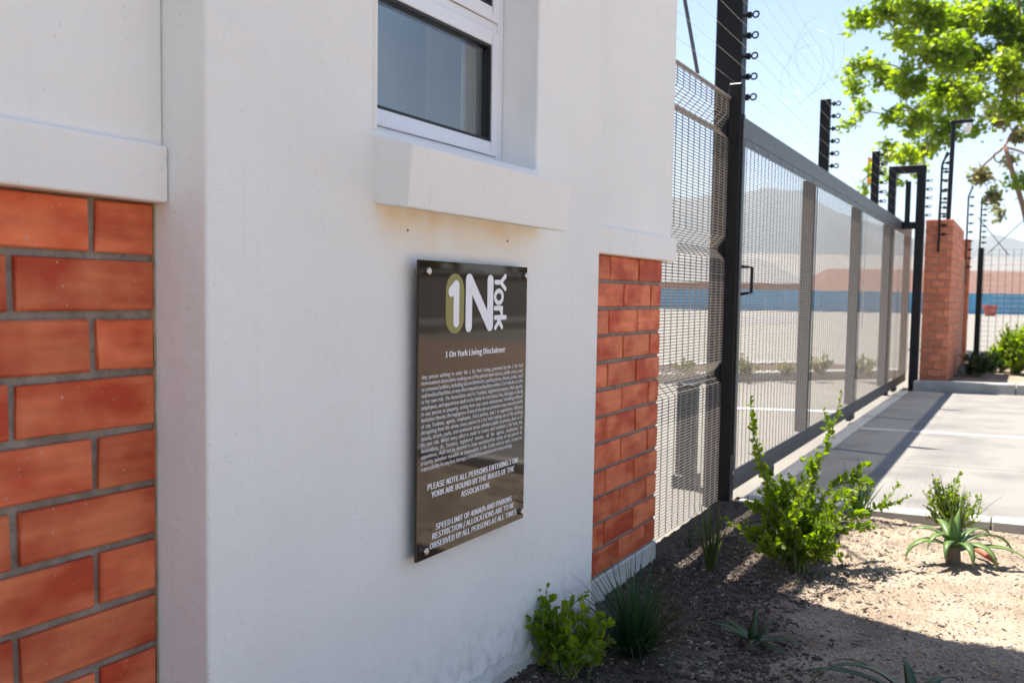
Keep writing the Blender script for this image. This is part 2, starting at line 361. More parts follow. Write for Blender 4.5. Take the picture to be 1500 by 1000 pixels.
# ---- soil bed: displaced sheet
def soil_base(x, y):
    z = .012+.012*x
    if y < 2.7: z += .080*math.exp(-max(x, 0)/.22)*min(1, (2.7-y)/.5)
    else: z += .02*math.exp(-max(x+.12, 0)/.2)
    if y > 4.3: z -= .04*min(1, (y-4.3)/.2)
    return z
def soil_z(x, y):
    n = mnoise.noise(Vector((x*1.7, y*1.7, 3)))*.018 + mnoise.noise(Vector((x*6, y*6, 9)))*.009
    return soil_base(x, y)+n
def fbm(X, Y, f, seed):
    out = np.zeros_like(X)
    r = np.random.default_rng(seed)
    for o in range(4):
        ff = f*2**o; amp = .5**o
        for _ in range(7):
            a = r.uniform(0, 2*math.pi); ph = r.uniform(0, 2*math.pi); k = ff*r.uniform(.7, 1.4)
            out += amp*np.sin((X*math.cos(a)+Y*math.sin(a))*k+ph)
    return out/7
def soil_sheet(name, x0, x1, y0, y1, step, fine):
    nx = int((x1-x0)/step)+1; ny = int((y1-y0)/step)+1
    xs = np.linspace(x0, x1, nx); yy = np.linspace(y0, y1, ny)
    V = np.zeros((ny, nx, 3)); X, Y = np.meshgrid(xs, yy); V[..., 0] = X; V[..., 1] = Y
    for j in range(ny):
        for i_ in range(nx): V[j, i_, 2] = soil_z(xs[i_], yy[j])
    if fine:
        V[..., 2] += fbm(X, Y, 60, 5)*.0045 + np.abs(fbm(X, Y, 170, 6))*.005 + np.clip(nrng.normal(0, .0016, X.shape), -.004, .004)
    idx = np.arange(nx*ny).reshape(ny, nx)
    q = np.stack([idx[:-1, :-1], idx[:-1, 1:], idx[1:, 1:], idx[1:, :-1]], -1).reshape(-1, 4)
    return np_mesh(name, V.reshape(-1, 3), q)
def soil_mat():
    ma, nt, b = nodes('sandy_soil'); N = nt.nodes; L = nt.links; b.inputs['Roughness'].default_value = .95; b.inputs['Specular IOR Level'].default_value = .15
    tc = N.new('ShaderNodeTexCoord')
    def nz(s, d=5):
        n = N.new('ShaderNodeTexNoise'); n.inputs['Scale'].default_value = s; n.inputs['Detail'].default_value = d; L.new(tc.outputs['Object'], n.inputs['Vector']); return n
    a = nz(5, 6); rp = N.new('ShaderNodeValToRGB'); rp.color_ramp.elements[0].position = .34; rp.color_ramp.elements[1].position = .6
    rp.color_ramp.elements[0].color = (.195, .155, .118, 1); rp.color_ramp.elements[1].color = (.305, .25, .195, 1); L.new(a.outputs['Fac'], rp.inputs['Fac'])
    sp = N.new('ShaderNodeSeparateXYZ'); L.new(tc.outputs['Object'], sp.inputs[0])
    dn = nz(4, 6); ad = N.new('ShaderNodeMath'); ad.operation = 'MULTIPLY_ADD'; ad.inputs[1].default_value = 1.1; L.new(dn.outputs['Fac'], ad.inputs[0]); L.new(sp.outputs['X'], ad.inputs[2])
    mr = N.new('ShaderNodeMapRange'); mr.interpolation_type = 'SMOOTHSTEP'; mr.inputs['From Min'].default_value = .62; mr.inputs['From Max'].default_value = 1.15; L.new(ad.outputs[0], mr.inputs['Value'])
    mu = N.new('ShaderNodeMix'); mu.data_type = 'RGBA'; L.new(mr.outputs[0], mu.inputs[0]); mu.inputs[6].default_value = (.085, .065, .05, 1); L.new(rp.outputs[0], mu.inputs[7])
    s = nz(140, 3); r2 = N.new('ShaderNodeValToRGB'); r2.color_ramp.elements[0].position = .3; r2.color_ramp.elements[1].position = .62
    r2.color_ramp.elements[0].color = (.5, .47, .44, 1); r2.color_ramp.elements[1].color = (1.1, 1.1, 1.1, 1); L.new(s.outputs['Fac'], r2.inputs['Fac'])
    mm = N.new('ShaderNodeMix'); mm.data_type = 'RGBA'; mm.blend_type = 'MULTIPLY'; mm.inputs[0].default_value = 1
    L.new(mu.outputs[2], mm.inputs[6]); L.new(r2.outputs[0], mm.inputs[7]); L.new(mm.outputs[2], b.inputs['Base Color'])
    bp = N.new('ShaderNodeBump'); bp.inputs['Strength'].default_value = .8; bp.inputs['Distance'].default_value = .004; L.new(s.outputs['Fac'], bp.inputs['Height']); L.new(bp.outputs[0], b.inputs['Normal'])
    return ma
M['soil'] = soil_mat()
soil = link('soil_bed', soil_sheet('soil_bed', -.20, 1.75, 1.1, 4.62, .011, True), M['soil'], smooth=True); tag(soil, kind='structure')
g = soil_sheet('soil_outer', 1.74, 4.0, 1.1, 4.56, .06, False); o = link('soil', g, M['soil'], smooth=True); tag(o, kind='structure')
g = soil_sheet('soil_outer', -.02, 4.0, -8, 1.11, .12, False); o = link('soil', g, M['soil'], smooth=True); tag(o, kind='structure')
g = MB(); g.box(-.02, 4.0, 11.16, 15.9, -.13, .09); tag(g.build('planting_bed', M['soil'], bevel=.02), kind='structure')

# mulch: bark chips and crumbs lying over the soil
def chips(name, n, pos, size, mat_):
    base = np.array([(-1,-.45,-.25),(.9,-.55,-.2),(1,.4,-.25),(-.8,.5,-.2),(-.75,-.3,.3),(.7,-.4,.22),(.8,.25,.3),(-.6,.35,.25)])
    fq = np.array([(0,3,2,1),(4,5,6,7),(0,1,5,4),(1,2,6,5),(2,3,7,6),(3,0,4,7)])
    V = []; Q = []
    for i_ in range(n):
        x_, y_ = pos()
        s = size()
        e = Matrix.Rotation(rng.uniform(0, 6.28), 3, 'Z') @ Matrix.Rotation(rng.uniform(-.5, .5), 3, 'X') @ Matrix.Rotation(rng.uniform(-.5, .5), 3, 'Y')
        P = (base*(1+nrng.uniform(-.25, .25, base.shape)))*np.array([s, s*rng.uniform(.4, 1), s*rng.uniform(.4, .9)])
        P = P @ np.array(e).T + np.array([x_, y_, soil_z(x_, y_)+s*.15+.003])
        Q.append(fq+len(V)*8); V.append(P)
    o_ = link(name, np_mesh(name, np.concatenate(V), np.concatenate(Q)), mat_); return o_
M['mulch'] = mat('bark_mulch', (.12, .09, .07), .9, color2=(.022, .017, .015), scale=35, bump=.5, bscale=200)
M['twig'] = mat('twig_bits', (.20, .15, .11), .9, color2=(.07, .05, .04), scale=40)
M['crumb'] = mat('soil_crumb', (.42, .33, .24), .95, color2=(.22, .16, .115), scale=30, bump=.4, bscale=200)
M['pebble'] = mat('pale_pebble', (.42, .37, .32), .8, color2=(.24, .20, .17), scale=30)
def p_mulch():
    while True:
        y_ = rng.uniform(1.5, 4.5); x_ = (-.13 if y_ > 2.4 else .0)+abs(rng.gauss(0, .30 if y_ < 3.3 else .26))
        if mnoise.noise(Vector((x_*2.5, y_*2.5, 1)))+.45 > rng.random()*.8 and x_ < 1.7: return x_, y_
def p_any():
    return rng.uniform(-.1, 1.7), rng.uniform(1.5, 4.52)
def p_clump():
    while True:
        x_, y_ = p_any()
        if mnoise.noise(Vector((x_*4, y_*4, 7))) > .12: return x_, y_
tag(chips('bark_mulch', 22000, p_mulch, lambda: rng.choice((.003, .004, .005, .007, .009, .012)), M['mulch']), 'dark bark mulch chips strewn over the soil along the wall', 'mulch', kind='stuff')
tag(chips('soil_crumbs', 7000, p_any, lambda: rng.choice((.003, .004, .005, .007)), M['crumb']), 'pale sandy crumbs and clods scattered over the bed', 'soil', kind='stuff')
tag(chips('dark_crumbs', 2200, p_clump, lambda: rng.choice((.002, .003, .004, .006)), M['twig']), 'dark twig bits and mulch specks in the sunlit sand', 'mulch', kind='stuff')
tag(chips('pebbles', 1100, p_any, lambda: rng.choice((.005, .007, .010)), M['pebble']), 'small pale pebbles lying among the mulch', 'pebbles', kind='stuff')

# ------------------------------------------------------------------ gatehouse
HB = 3.6
YA, YB = .957, 2.357                       # pilaster
YW0, YW1, ZW0, ZW1 = 1.350, 1.984, 1.30, 2.20   # window opening
YE = 3.222
house = tag(empty('gatehouse', (-1.2, 1.6, 0)), 'pale plastered gatehouse with red face brick panels and a small white window', 'building')
# pilaster, one skin with a real opening and reveals
pm = MB()
yy = [YA, YW0, YW1, YB]; zz = [-.05, ZW0, ZW1, HB]
sub = 1
for a in range(3):
    for c in range(3):
        if a == 1 and c == 1: continue
        pm.add([(0, yy[a], zz[c]), (0, yy[a+1], zz[c]), (0, yy[a+1], zz[c+1]), (0, yy[a], zz[c+1])], [(0, 1, 2, 3)])
D = -.22
for a in range(3):
    pm.add([(0, YA, zz[a]), (0, YA, zz[a+1]), (D, YA, zz[a+1]), (D, YA, zz[a])], [(0, 1, 2, 3)])
    pm.add([(0, YB, zz[a]), (0, YB, zz[a+1]), (D, YB, zz[a+1]), (D, YB, zz[a])], [(0, 1, 2, 3)])
pm.add([(0, YW0, ZW0), (0, YW0, ZW1), (D, YW0, ZW1), (D, YW0, ZW0)], [(0, 1, 2, 3)])
pm.add([(0, YW1, ZW0), (0, YW1, ZW1), (D, YW1, ZW1), (D, YW1, ZW0)], [(0, 1, 2, 3)])
pm.add([(0, YW0, ZW0), (0, YW1, ZW0), (D, YW1, ZW0), (D, YW0, ZW0)], [(0, 1, 2, 3)])
pm.add([(0, YW0, ZW1), (0, YW1, ZW1), (D, YW1, ZW1), (D, YW0, ZW1)], [(0, 1, 2, 3)])
for a in range(3):
    pm.add([(0, yy[a], HB), (0, yy[a+1], HB), (D, yy[a+1], HB), (D, yy[a], HB)], [(0, 1, 2, 3)])
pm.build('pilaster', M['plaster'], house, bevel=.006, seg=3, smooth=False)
fm = MB(); pts_f = []
yf = YA-.02
while yf < YB+.02:
    pts_f.append((yf, .115+.030*mnoise.noise(Vector((yf*9, 0, 2)))+.02*mnoise.noise(Vector((yf*31, 0, 5))), .010+.012*mnoise.noise(Vector((yf*14, 3, 1))))); yf += .025
for a, b_ in zip(pts_f[:-1], pts_f[1:]):
    fm.add([(.0015, a[0], -.05), (a[2]+.012, a[0], -.05), (a[2]+.004, a[0], a[1]), (.0015, a[0], a[1]+.02), (.0015, b_[0], -.05), (b_[2]+.012, b_[0], -.05), (b_[2]+.004, b_[0], b_[1]), (.0015, b_[0], b_[1]+.02)],
           [(1, 5, 6, 2), (2, 6, 7, 3)])
fm.build('footing', M['plinth'], house)
# walls above the brick panels
ZB0, ZB1 = 1.128, 1.212
MB().box(-.20, -.090, -3.2, YA-.001, ZB0+.01, HB).build('upper_wall', M['plaster'], house, bevel=.004, seg=2)
MB().box(-.20, -.090, YB+.001, YE-.012, ZB0+.01, HB).build('upper_wall', M['plaster'], house, bevel=.006, seg=2)
MB().box(-.18, -.077, -3.2, YA-.002, ZB0, ZB1).build('string_band', M['band'], house, bevel=.004, seg=2)
MB().box(-.18, -.077, YB+.002, YE+.012, ZB0, ZB1).build('string_band', M['band'], house, bevel=.005, seg=2)
# brick panels: recessed mortar bed with single bricks on it
XB = -.107
CO = .0852; BH = .0735; BL = .2315; MJ = .0125; PITCH_B = BL+MJ
def brick_mesh(ln, seed=0, hgt=BH, dep=.05):
    r = random.Random(seed)
    mb = MB(); mb.box(-dep, 0, 0, ln, 0, hgt); me = mb.mesh('brick')
    bm = bmesh.new(); bm.from_mesh(me)
    es = [e for e in bm.edges if all(v.co.x > -1e-4 for v in e.verts)]
    bmesh.ops.bevel(bm, geom=es, offset=.0028, segments=1, affect='EDGES')
    for v in bm.verts: v.co += Vector((r.uniform(-.0008, .0008), r.uniform(-.0018, .0018), r.uniform(-.0015, .0015)))
    bmesh.ops.recalc_face_normals(bm, faces=bm.faces)
    bm.to_mesh(me); bm.free(); me.materials.append(M['brick']); return me
_bc = {}
def bmesh_for(ln, v):
    k = (round(ln, 3), v)
    if k not in _bc: _bc[k] = brick_mesh(ln, hash(k) % 1000)
    return _bc[k]
def brick_panel(name, y0, y1, joint, rows, ztop):
    pan = MB().box(-.20, XB-.0085, y0, y1, ztop-rows*CO-.003, ztop+.006).build(name, M['mortar'], house)
    for r_ in range(rows):
        zb = ztop-(r_+1)*CO+MJ*.5+.0005
        j = joint+(PITCH_B*.5 if r_ % 2 == 0 else 0)
        while j > y0: j -= PITCH_B
        while j < y1:
            a = max(j+MJ*.5, y0+.002); b_ = min(j+MJ*.5+BL, y1-.001)
            if b_-a > .018:
                o_ = bpy.data.objects.new('brick', bmesh_for(b_-a, rng.randint(0, 3))); col.objects.link(o_); o_.parent = pan
                o_.location = (XB+rng.uniform(-.0015, .0015), a, zb); o_.rotation_euler = (rng.uniform(-.004, .004), 0, rng.uniform(-.003, .003))
            j += PITCH_B
    return pan
ZT = 1.0455+CO
brick_panel('brick_panel', -1.2, YA-.0045, .727, 12, ZT)
brick_panel('brick_panel', YB+.003, 3.160, 2.816, 12, ZT)
zp = ZT-12*CO
MB().box(-.21, XB+.004, -3.2, YA-.001, -.1, zp-.002).build('plinth', M['plinth'], house, bevel=.004)
MB().box(-.21, XB+.004, YB+.001, 3.168, -.1, zp-.002).build('plinth', M['plinth'], house, bevel=.004)
MB().box(-.20, -.109, -3.2, -1.201, zp, ZB0+.009).build('lower_wall', M['plaster'], house)
# yellowish mortar fillet under the band
M['fillet'] = mat('mortar_fillet', (.50, .36, .20), .9, color2=(.30, .22, .13), scale=40, bump=.5)
MB().box(-.15, XB+.006, -1.2, YA-.003, ZT-.0035, ZB0-.0005).build('mortar_fillet', M['fillet'], house, bevel=.002)
MB().box(-.15, XB-.002, YA-.0043, YA-.001, zp, ZT-.004).build('edge_fillet', M['fillet'], house)
MB().box(-.15, XB-.001, YB+.004, 3.158, ZT-.002, ZB0-.0005).build('mortar_fillet', M['fillet'], house)
# shell of the building behind (room seen through the window)
sh = MB()
sh.box(-3.2, -.221, 3.02, 3.15, -.1, HB)            # end wall
sh.box(-3.2, -.201, -3.2, -3.05, -.1, HB)
sh.box(-3.35, -3.2, -3.2, 3.2, -.1, .9); sh.box(-3.35, -3.2, -3.2, 3.2, 2.3, HB); sh.box(-3.35, -3.2, -3.2, -1.6, .9, 2.3); sh.box(-3.35, -3.2, 2.2, 3.2, .9, 2.3)  # back wall, with an opening added to let daylight in
sh.build('shell_wall', M['plaster'], house)
MB().box(-.22, -.2015, -3.05, 3.05, -.1, 1.29).build('inner_leaf', M['room'], house)
MB().box(-.22, -.2015, -3.05, 1.34, 1.2905, HB).build('inner_leaf', M['room'], house)
MB().box(-.22, -.2015, 1.994, 3.05, 1.2905, HB).build('inner_leaf', M['room'], house)
MB().box(-.22, -.2015, 1.3405, 1.9935, 2.21, HB).build('inner_leaf', M['room'], house)
MB().box(-3.45, .02, -3.3, 3.26, HB+.004, HB+.12).build('roof', M['roof'], house, bevel=.01)
MB().box(-3.19, -.225, -3.04, 3.04, 2.62, 2.70).build('ceiling', M['room'], house)
MB().box(-3.19, -.225, -3.04, 3.04, -.08, .02).build('floor', M['room2'], house)
MB().box(-.372, -.362, 1.15, 2.03, 1.0, 2.45).build('roller_blind', M['curtain'], house)
MB().box(-.392, -.382, 2.02, 2.60, 1.0, 2.45).build('roller_blind', M['room'], house)
MB().box(-3.28, -3.27, -1.59, 2.19, .91, 2.29).build('added_back_pane', M['glass'], house)  # unseen back window, added to brighten the room behind the front glass
# window
win = MB()
FX0, FX1 = -.150, -.098
fy0, fy1, fz0, fz1 = YW0+.002, YW1-.002, 1.302, ZW1-.002
TZ0, TZ1 = 1.624, 1.648
def ring(mb, y0, y1, z0, z1, w, x0, x1):
    mb.box(x0, x1, y0, y0+w, z0, z1); mb.box(x0, x1, y1-w, y1, z0, z1)
    mb.box(x0, x1, y0+w, y1-w, z0, z0+w); mb.box(x0, x1, y0+w, y1-w, z1-w, z1)
frame = MB(); ring(frame, fy0, fy1, fz0, fz1, .030, FX0, FX1); frame.box(FX0, FX1, fy0+.030, fy1-.030, TZ0, TZ1)
window = frame.build('window', M['white'], house, bevel=.002, seg=2)
for (z0, z1) in ((fz0+.030, TZ0), (TZ1, fz1-.030)):
    s_ = MB(); ring(s_, fy0+.0305, fy1-.0305, z0+.0005, z1-.0005, .032, -.140, -.091)
    sash = s_.build('sash', M['white'], window, bevel=.003, seg=2)
    y0_, y1_, a, b_ = fy0+.0625, fy1-.0625, z0+.0325, z1-.0325
    gk = MB(); ring(gk, y0_+.0003, y1_-.0003, a+.0003, b_-.0003, .0065, -.132, -.0945); gk.build('gasket', M['gasket'], window)
    MB().box(-.1090, -.1050, y0_+.007, y1_-.007, a+.007, b_-.007).build('pane', M['glass'], window)
# sill
sm_ = MB(); sm_.prism([(-.115, 1.3005), (-.115, 1.328), (-.06, 1.3015), (.0005, 1.288), (.086, 1.264), (.0745, 1.153), (.0005, 1.163), (.0005, 1.3005)], YW0+.0005, YW1+.012, 1)
sm_ = MB(); sm_.prism([(-.004, 1.162), (-.004, 1.288), (.087, 1.264), (.075, 1.152)], YW0-.001, YW1+.014, 1)
sm_.build('window_sill', M['band'], house, bevel=.004, seg=2)
sm_ = MB(); sm_.prism([(-.118, 1.295), (-.118, 1.3165), (-.0045, 1.2895), (-.0045, 1.25)], YW0+.001, YW1-.001, 1)
sm_.build('sill_slope', M['band'], house)

# ------------------------------------------------------------------ sign
SY, SZ, SX = 1.4571, 1.0639, .026          # left edge, top edge, front face
SWD, SHT = .439, .592
sign = tag(empty('sign_board', (SX, SY+SWD/2, SZ-SHT)), 'glossy dark brown disclaimer sign with white lettering on the plastered wall', 'sign')
MB().box(SX-.006, SX, SY, SY+SWD, SZ-SHT, SZ).build('panel', M['acrylic'], sign, bevel=.0008)
for (u_, v_) in ((.026, .021), (.424, .020), (.027, .574), (.424, .574)):
    mb = MB(); mb.tube([(.0005, SY+u_, SZ-v_), (SX-.0062, SY+u_, SZ-v_)], .0075, 14); mb.tube([(SX+.0002, SY+u_, SZ-v_), (SX+.006, SY+u_, SZ-v_), (SX+.008, SY+u_, SZ-v_)], [.0075, .0075, .0062], 16)
    mb.build('standoff_bolt', M['steel'], sign, bevel=.0006)
def stroke(mb, pts, w, x, seg=10):
    # a flat rounded stroke in panel coordinates (u to the right, v down)
    def P(u_, v_): return (x, SY+u_, SZ-v_)
    pts = [Vector((p[0], p[1])) for p in pts]
    r_ = w/2
    for a, b_ in zip(pts[:-1], pts[1:]):
        d = (b_-a).normalized(); n_ = Vector((-d.y, d.x)); th = math.atan2(d.y, d.x)
        poly = []
        for i_ in range(seg+1): t = th+math.pi/2+math.pi*i_/seg; poly.append(a+Vector((math.cos(t), math.sin(t)))*r_)
        for i_ in range(seg+1): t = th-math.pi/2+math.pi*i_/seg; poly.append(b_+Vector((math.cos(t), math.sin(t)))*r_)
        x += .000012
        mb.add([(x, SY+p.x, SZ-p.y) for p in poly], [tuple(range(len(poly)))])
def strokes(name, lst, w, x, mt):
    mb = MB()
    for k, pts in enumerate(lst): stroke(mb, pts, w, x+k*.00008)
    return mb.build(name, mt, sign, fix=False)
strokes('logo_numeral_ring', [[(.1285, .0575), (.1285, .1115)]], .0690, SX+.0004, M['print_olive'])
strokes('logo_numeral', [[(.1330, .0475), (.1330, .1225)], [(.1310, .0475), (.1135, .0600)]], .0215, SX+.0008, M['print_white'])
strokes('logo_letter', [[(.1815, .0345), (.1815, .1315)], [(.2690, .0345), (.2690, .1315)], [(.1835, .0345), (.2670, .1315)]], .0255, SX+.0008, M['print_white'])
wq = .0105
strokes('logo_letter', [[(.291, .0375), (.314, .0375)], [(.314, .0375), (.334, .0235)], [(.314, .0375), (.334, .0515)]], wq, SX+.0008, M['print_white'])
strokes('logo_letter', [[(.306+.0165*math.cos(t*math.pi/9), .0695+.0135*math.sin(t*math.pi/9)) for t in range(19)]], wq*.95, SX+.0008, M['print_white'])
strokes('logo_letter', [[(.290, .0945), (.3205, .0945)], [(.312, .0960), (.3190, .1020), (.3195, .1065)]], wq, SX+.0008, M['print_white'])
strokes('logo_letter', [[(.291, .1150), (.337, .1150)], [(.303, .1165), (.3210, .1365)], [(.308, .1230), (.292, .1375)]], wq, SX+.0008, M['print_white'])
FONT = None
try:                                   # the sans-serif face that ships inside Blender
    import os
    FONT = bpy.data.fonts.load(os.path.join(bpy.utils.system_resource('DATAFILES'), 'fonts', 'Noto Sans CJK Regular.woff2'))
except Exception: FONT = None
def text_mesh(body, size, sx, word=1.0, off=0.0, res=2):
    cu = bpy.data.curves.new('t', 'FONT'); cu.body = body; cu.font = FONT if FONT else cu.font; cu.size = 1.0; cu.resolution_u = res; cu.space_word = word; cu.offset = off
    cu.fill_mode = 'FRONT'
    ob = bpy.data.objects.new('t', cu); col.objects.link(ob)
    dg = bpy.context.evaluated_depsgraph_get(); me = bpy.data.meshes.new_from_object(ob.evaluated_get(dg))
    bpy.data.objects.remove(ob); bpy.data.curves.remove(cu)
    n_ = len(me.vertices); co = np.empty(n_*3); me.vertices.foreach_get('co', co); co = co.reshape(-1, 3)
    F_ = [tuple(p.vertices) for p in me.polygons]; bpy.data.meshes.remove(me)
    co = co[:, :2]*size; co[:, 0] *= sx
    return co, F_
CAPH = text_mesh('H', 1.0, 1.0)[0][:, 1].max()      # cap height per unit of size
def put_text(name, lines, mt, bold=0.0):
    mb = MB()
    for (co, F_, u0, v0) in lines:
        for k, du in enumerate((0.0,) if not bold else (-bold, 0.0, bold)):
            mb.add([(SX+.0005+k*.00004, SY+u0+p[0]+du, SZ-v0+p[1]) for p in co], F_)
    return mb.build(name, mt, sign, fix=False)
def width(t, size, word=1.0):
    a, _ = text_mesh(t, size, 1.0, word, 0, 1); return a[:, 0].max()-a[:, 0].min()
def fit_line(body, u0, u1, v, cap, sx=None):
    size = cap/CAPH
    if sx:                                             # justified: stretch the word gaps only
        wa, wb = width(body, size)*sx, width(body, size, 2.0)*sx
        co, F_ = text_mesh(body, size, sx, 1+(u1-u0-wa)/max(wb-wa, 1e-6), 0, 2)
    else:
        co, F_ = text_mesh(body, size, (u1-u0)/width(body, size), 1.0, 0, 3)
    co[:, 0] -= co[:, 0].min()
    return (co, F_, u0, v)
put_text('heading', [fit_line('1 On York Living Disclaimer', .095, .338, .193, .0118)], M['print_white'], .0009)
para = ['Any person wishing to enter the 1 On York Living, governed by the 1 On York',
'Homeowners Association making use of the private open spaces, public areas, and /',
'or common facilities, including but not limited to, parking areas, streets, parks, retail',
'and medical facilities, or any other amenities or facilities within 1 On York do so at his',
'or her own risk. The Association and its Trustees, registered owners, their agents,',
'employees, and appointees shall not be liable for any injury, loss, damage, or death',
'to any person or property, arising from any cause whatsoever, including without',
'limitation thereto, the negligence of any of the above persons or any connected with',
'of any Trustees, agents, employees, third parties, and / or appointees. Without',
'derogating from the above, every person to 1 On York making use of the parking',
'spaces, streets, parks, and communal areas, whether public or private, does so at',
'his own risk. Whilst every effort is made to secure and maintain 1 On York, the',
'Association, its Trustees, registered owners, all the agents, employees, or',
'appointees, shall not be deemed to have warranted the safety of any person or',
'property (whether movable or immovable) in the Estate and as such, accept no',
'responsibility for any loss, damage, or death from whatsoever cause arising.']
PC = .0076
sxp = min((.424-.012)/(width(t, PC/CAPH, .85)) for t in para[:15])
pl_ = []
for i_, t in enumerate(para):
    v = .2315+i_*(.413-.2315)/15
    pl_.append(fit_line(t, .012, .424 if i_ < 15 else .377, v, PC, sxp))
put_text('paragraph', pl_, M['print_white'], .00018)
put_text('notice', [fit_line('PLEASE NOTE ALL PERSONS ENTERING 1 ON', .036, .404, .454, .0120), fit_line('YORK ARE BOUND BY THE RULES OF THE', .050, .389, .4715, .0120), fit_line('ASSOCIATION.', .161, .279, .4905, .0120)], M['print_white'], .0009)
put_text('notice', [fit_line('SPEED LIMIT OF 40KM/h AND PARKING', .067, .379, .540, .0120), fit_line('RESTRICTION / ALLOCATIONS ARE TO BE', .055, .391, .557, .0120), fit_line('OBSERVED BY ALL PERSONS AT ALL TIMES', .046, .402, .5755, .0120)], M['print_white'], .0009)
# two masonry drill holes under the sill
mb = MB()
for (px, py) in ((597, 337), (743, 353)):
    p = hit(px, py, 0, 0.0); mb.tube([(-.001, p[1], p[2]), (.0012, p[1], p[2]-.001)], .0028, 7)
mb.build('drill_hole', M['mortar'], house)

# ------------------------------------------------------------------ welded mesh fence panel beside the gatehouse
def mesh_sheet(y0, y1, prof, hs=.0127, vs_=.0762, rw=.0019, rv=.002):
    """prof: list of (x, z) from bottom to top; wires are thin 4-sided rods"""
    mb = MB(); P = [Vector((p[0], 0, p[1])) for p in prof]
    L_ = [0.0]
    for a, b_ in zip(P[:-1], P[1:]): L_.append(L_[-1]+(b_-a).length)
    def at(s_):
        for i_ in range(len(P)-1):
            if s_ <= L_[i_+1] or i_ == len(P)-2:
                t = (s_-L_[i_])/(L_[i_+1]-L_[i_]); return P[i_].lerp(P[i_+1], t)
    k = int(L_[-1]/hs)
    for i_ in range(k+1):
        q = at(min(i_*hs, L_[-1])); mb.tube([(q.x, y0, q.z), (q.x, y1, q.z)], rw, 4)
    y = y0+.02
    while y < y1:
        mb.tube([(p.x-.0035, y, p.z) for p in P], rv, 4); y += vs_
    return mb
def vbend(prof, zc, x, d=.05, h=.055):
    prof += [(x, zc-h), (x-d*.9, zc-.008), (x-d, zc), (x-d*.9, zc+.008), (x, zc+h)]
XM = -.212
prof = [(XM, .03)]
for zc in (.645, 1.235, 1.80): vbend(prof, zc, XM)
prof += [(XM, 1.93)]
pf = tag(empty('mesh_fence', (XM, 3.9, 0)), 'dark dense welded mesh fence panel with folded ridges beside the brick end', 'fence')
mesh_sheet(3.18, 4.335, prof, rw=.0024, rv=.0023).build('mesh', M['wire'], pf, fix=False)['kind'] = 'stuff'
MB().tube([(XM+.002, 3.18, 1.932), (XM+.002, 4.335, 1.932)], .008, 6).build('top_rod', M['wire'], pf)
a = hit(1022, 108, 0, -.30); b_ = hit(1003, 0, 0, -.36); v = b_-a
MB().tube([a, a+v*6], .009, 8).build('stay_rod', M['gate'], pf)

# ------------------------------------------------------------------ posts with insulators
def insulator(mb, p, d=(1, 0, 0), s=1.0):
    p = Vector(p); d = Vector(d)
    mb.tube([p, p+d*.012*s, p+d*.013*s, p+d*.030*s, p+d*.031*s, p+d*.038*s], [.006*s, .006*s, .016*s, .016*s, .006*s, .006*s], 10)
    mb.torus(p+d*.052*s, (0, 1, 0), .015*s, .0045*s, 12, 5)
mast = tag(empty('fence_mast', (-.312, 4.64, -.08)), 'tall black square mast carrying electric fence insulators behind the mesh panel', 'mast')
MB().box(-.380, -.247, 4.60, 4.68, -.10, 3.3).build('pole', M['black'], mast, bevel=.006)
MB().box(-.300, -.246, 4.6815, 4.69, 1.95, 3.3).build('back_plate', M['gate'], mast)
mast_z = []
for i_ in range(14):
    p = hit(1094, 142-30*i_, 0, -.235); z = 2.005+.101*i_
    mast_z.append(z); mb = MB(); insulator(mb, (-.247, 4.655, z)); mb.build('insulator', M['black'], mast, fix=False)
post = tag(empty('gate_post', (-.185, 4.33, -.03)), 'slim black gate catch post between mesh panel and sliding gate', 'post')
MB().box(-.217, -.155, 4.30, 4.37, -.10, 2.0).build('pole', M['black'], post, bevel=.005)
MB().box(-.1545, -.146, 4.325, 4.350, .25, 1.86).build('catch_strip', M['gate'], post, bevel=.002)
for z in (.64, 1.23, 1.79): 
    mb = MB(); mb.prism([(-.250, z-.012), (-.218, z-.055), (-.218, z+.055), (-.250, z+.012)], 4.30, 4.36, 1); mb.build('mesh_clamp', M['black'], post, bevel=.006)

# ------------------------------------------------------------------ sliding gate
GX = -.235; GY0, GY1 = 4.60, 12.35; GZ0, GZ1 = .006, 1.91
gate = tag(empty('sliding_gate', (GX, 8.0, -.08)), 'long charcoal steel sliding gate filled with dense welded mesh', 'gate')
MB().box(GX-.052, GX, GY0, GY1, 1.805, GZ1).build('top_rail', M['gate'], gate, bevel=.004)
MB().box(GX-.050, GX-.002, GY0, GY1, GZ0, .088).build('bottom_rail', M['gate'], gate, bevel=.004)
MB().box(GX-.001+.0025, GX+.006, GY0+.06, GY1-.06, 1.762, 1.803).build('clamp_bar', M['gate'], gate, bevel=.002)
MB().box(GX+.0015, GX+.006, GY0+.06, GY1-.06, .090, .118).build('clamp_bar', M['gate'], gate, bevel=.002)
for y in (GY0+.002, 6.45, 8.42, 10.42, GY1-.052):
    MB().box(GX-.085, GX-.0035, y, y+.05, .0885, 1.8045).build('stile', M['gate'], gate, bevel=.003)
    MB().box(GX+.0065, GX+.010, y+.02, y+.05, .119, 1.76).build('cover_strip', M['gate'], gate)
mesh_sheet(GY0+.03, GY1-.03, [(GX+.0005, .095), (GX+.0005, 1.80)], rw=.0018).build('mesh', M['wire'], gate, fix=False)['kind'] = 'stuff'
y = GY0+.25
while y < GY1-.2:
    MB().tube([(GX+.006, y, 1.782), (GX+.0115, y, 1.782)], .006, 6).build('clamp_bolt', M['galv'], gate, fix=False); y += .3
h = MB(); h.tube([(GX+.004, 4.66, 1.16), (GX+.06, 4.66, 1.155), (GX+.06, 4.66, 1.03), (GX+.004, 4.66, 1.02)], .009, 8); h.build('handle', M['black'], gate)
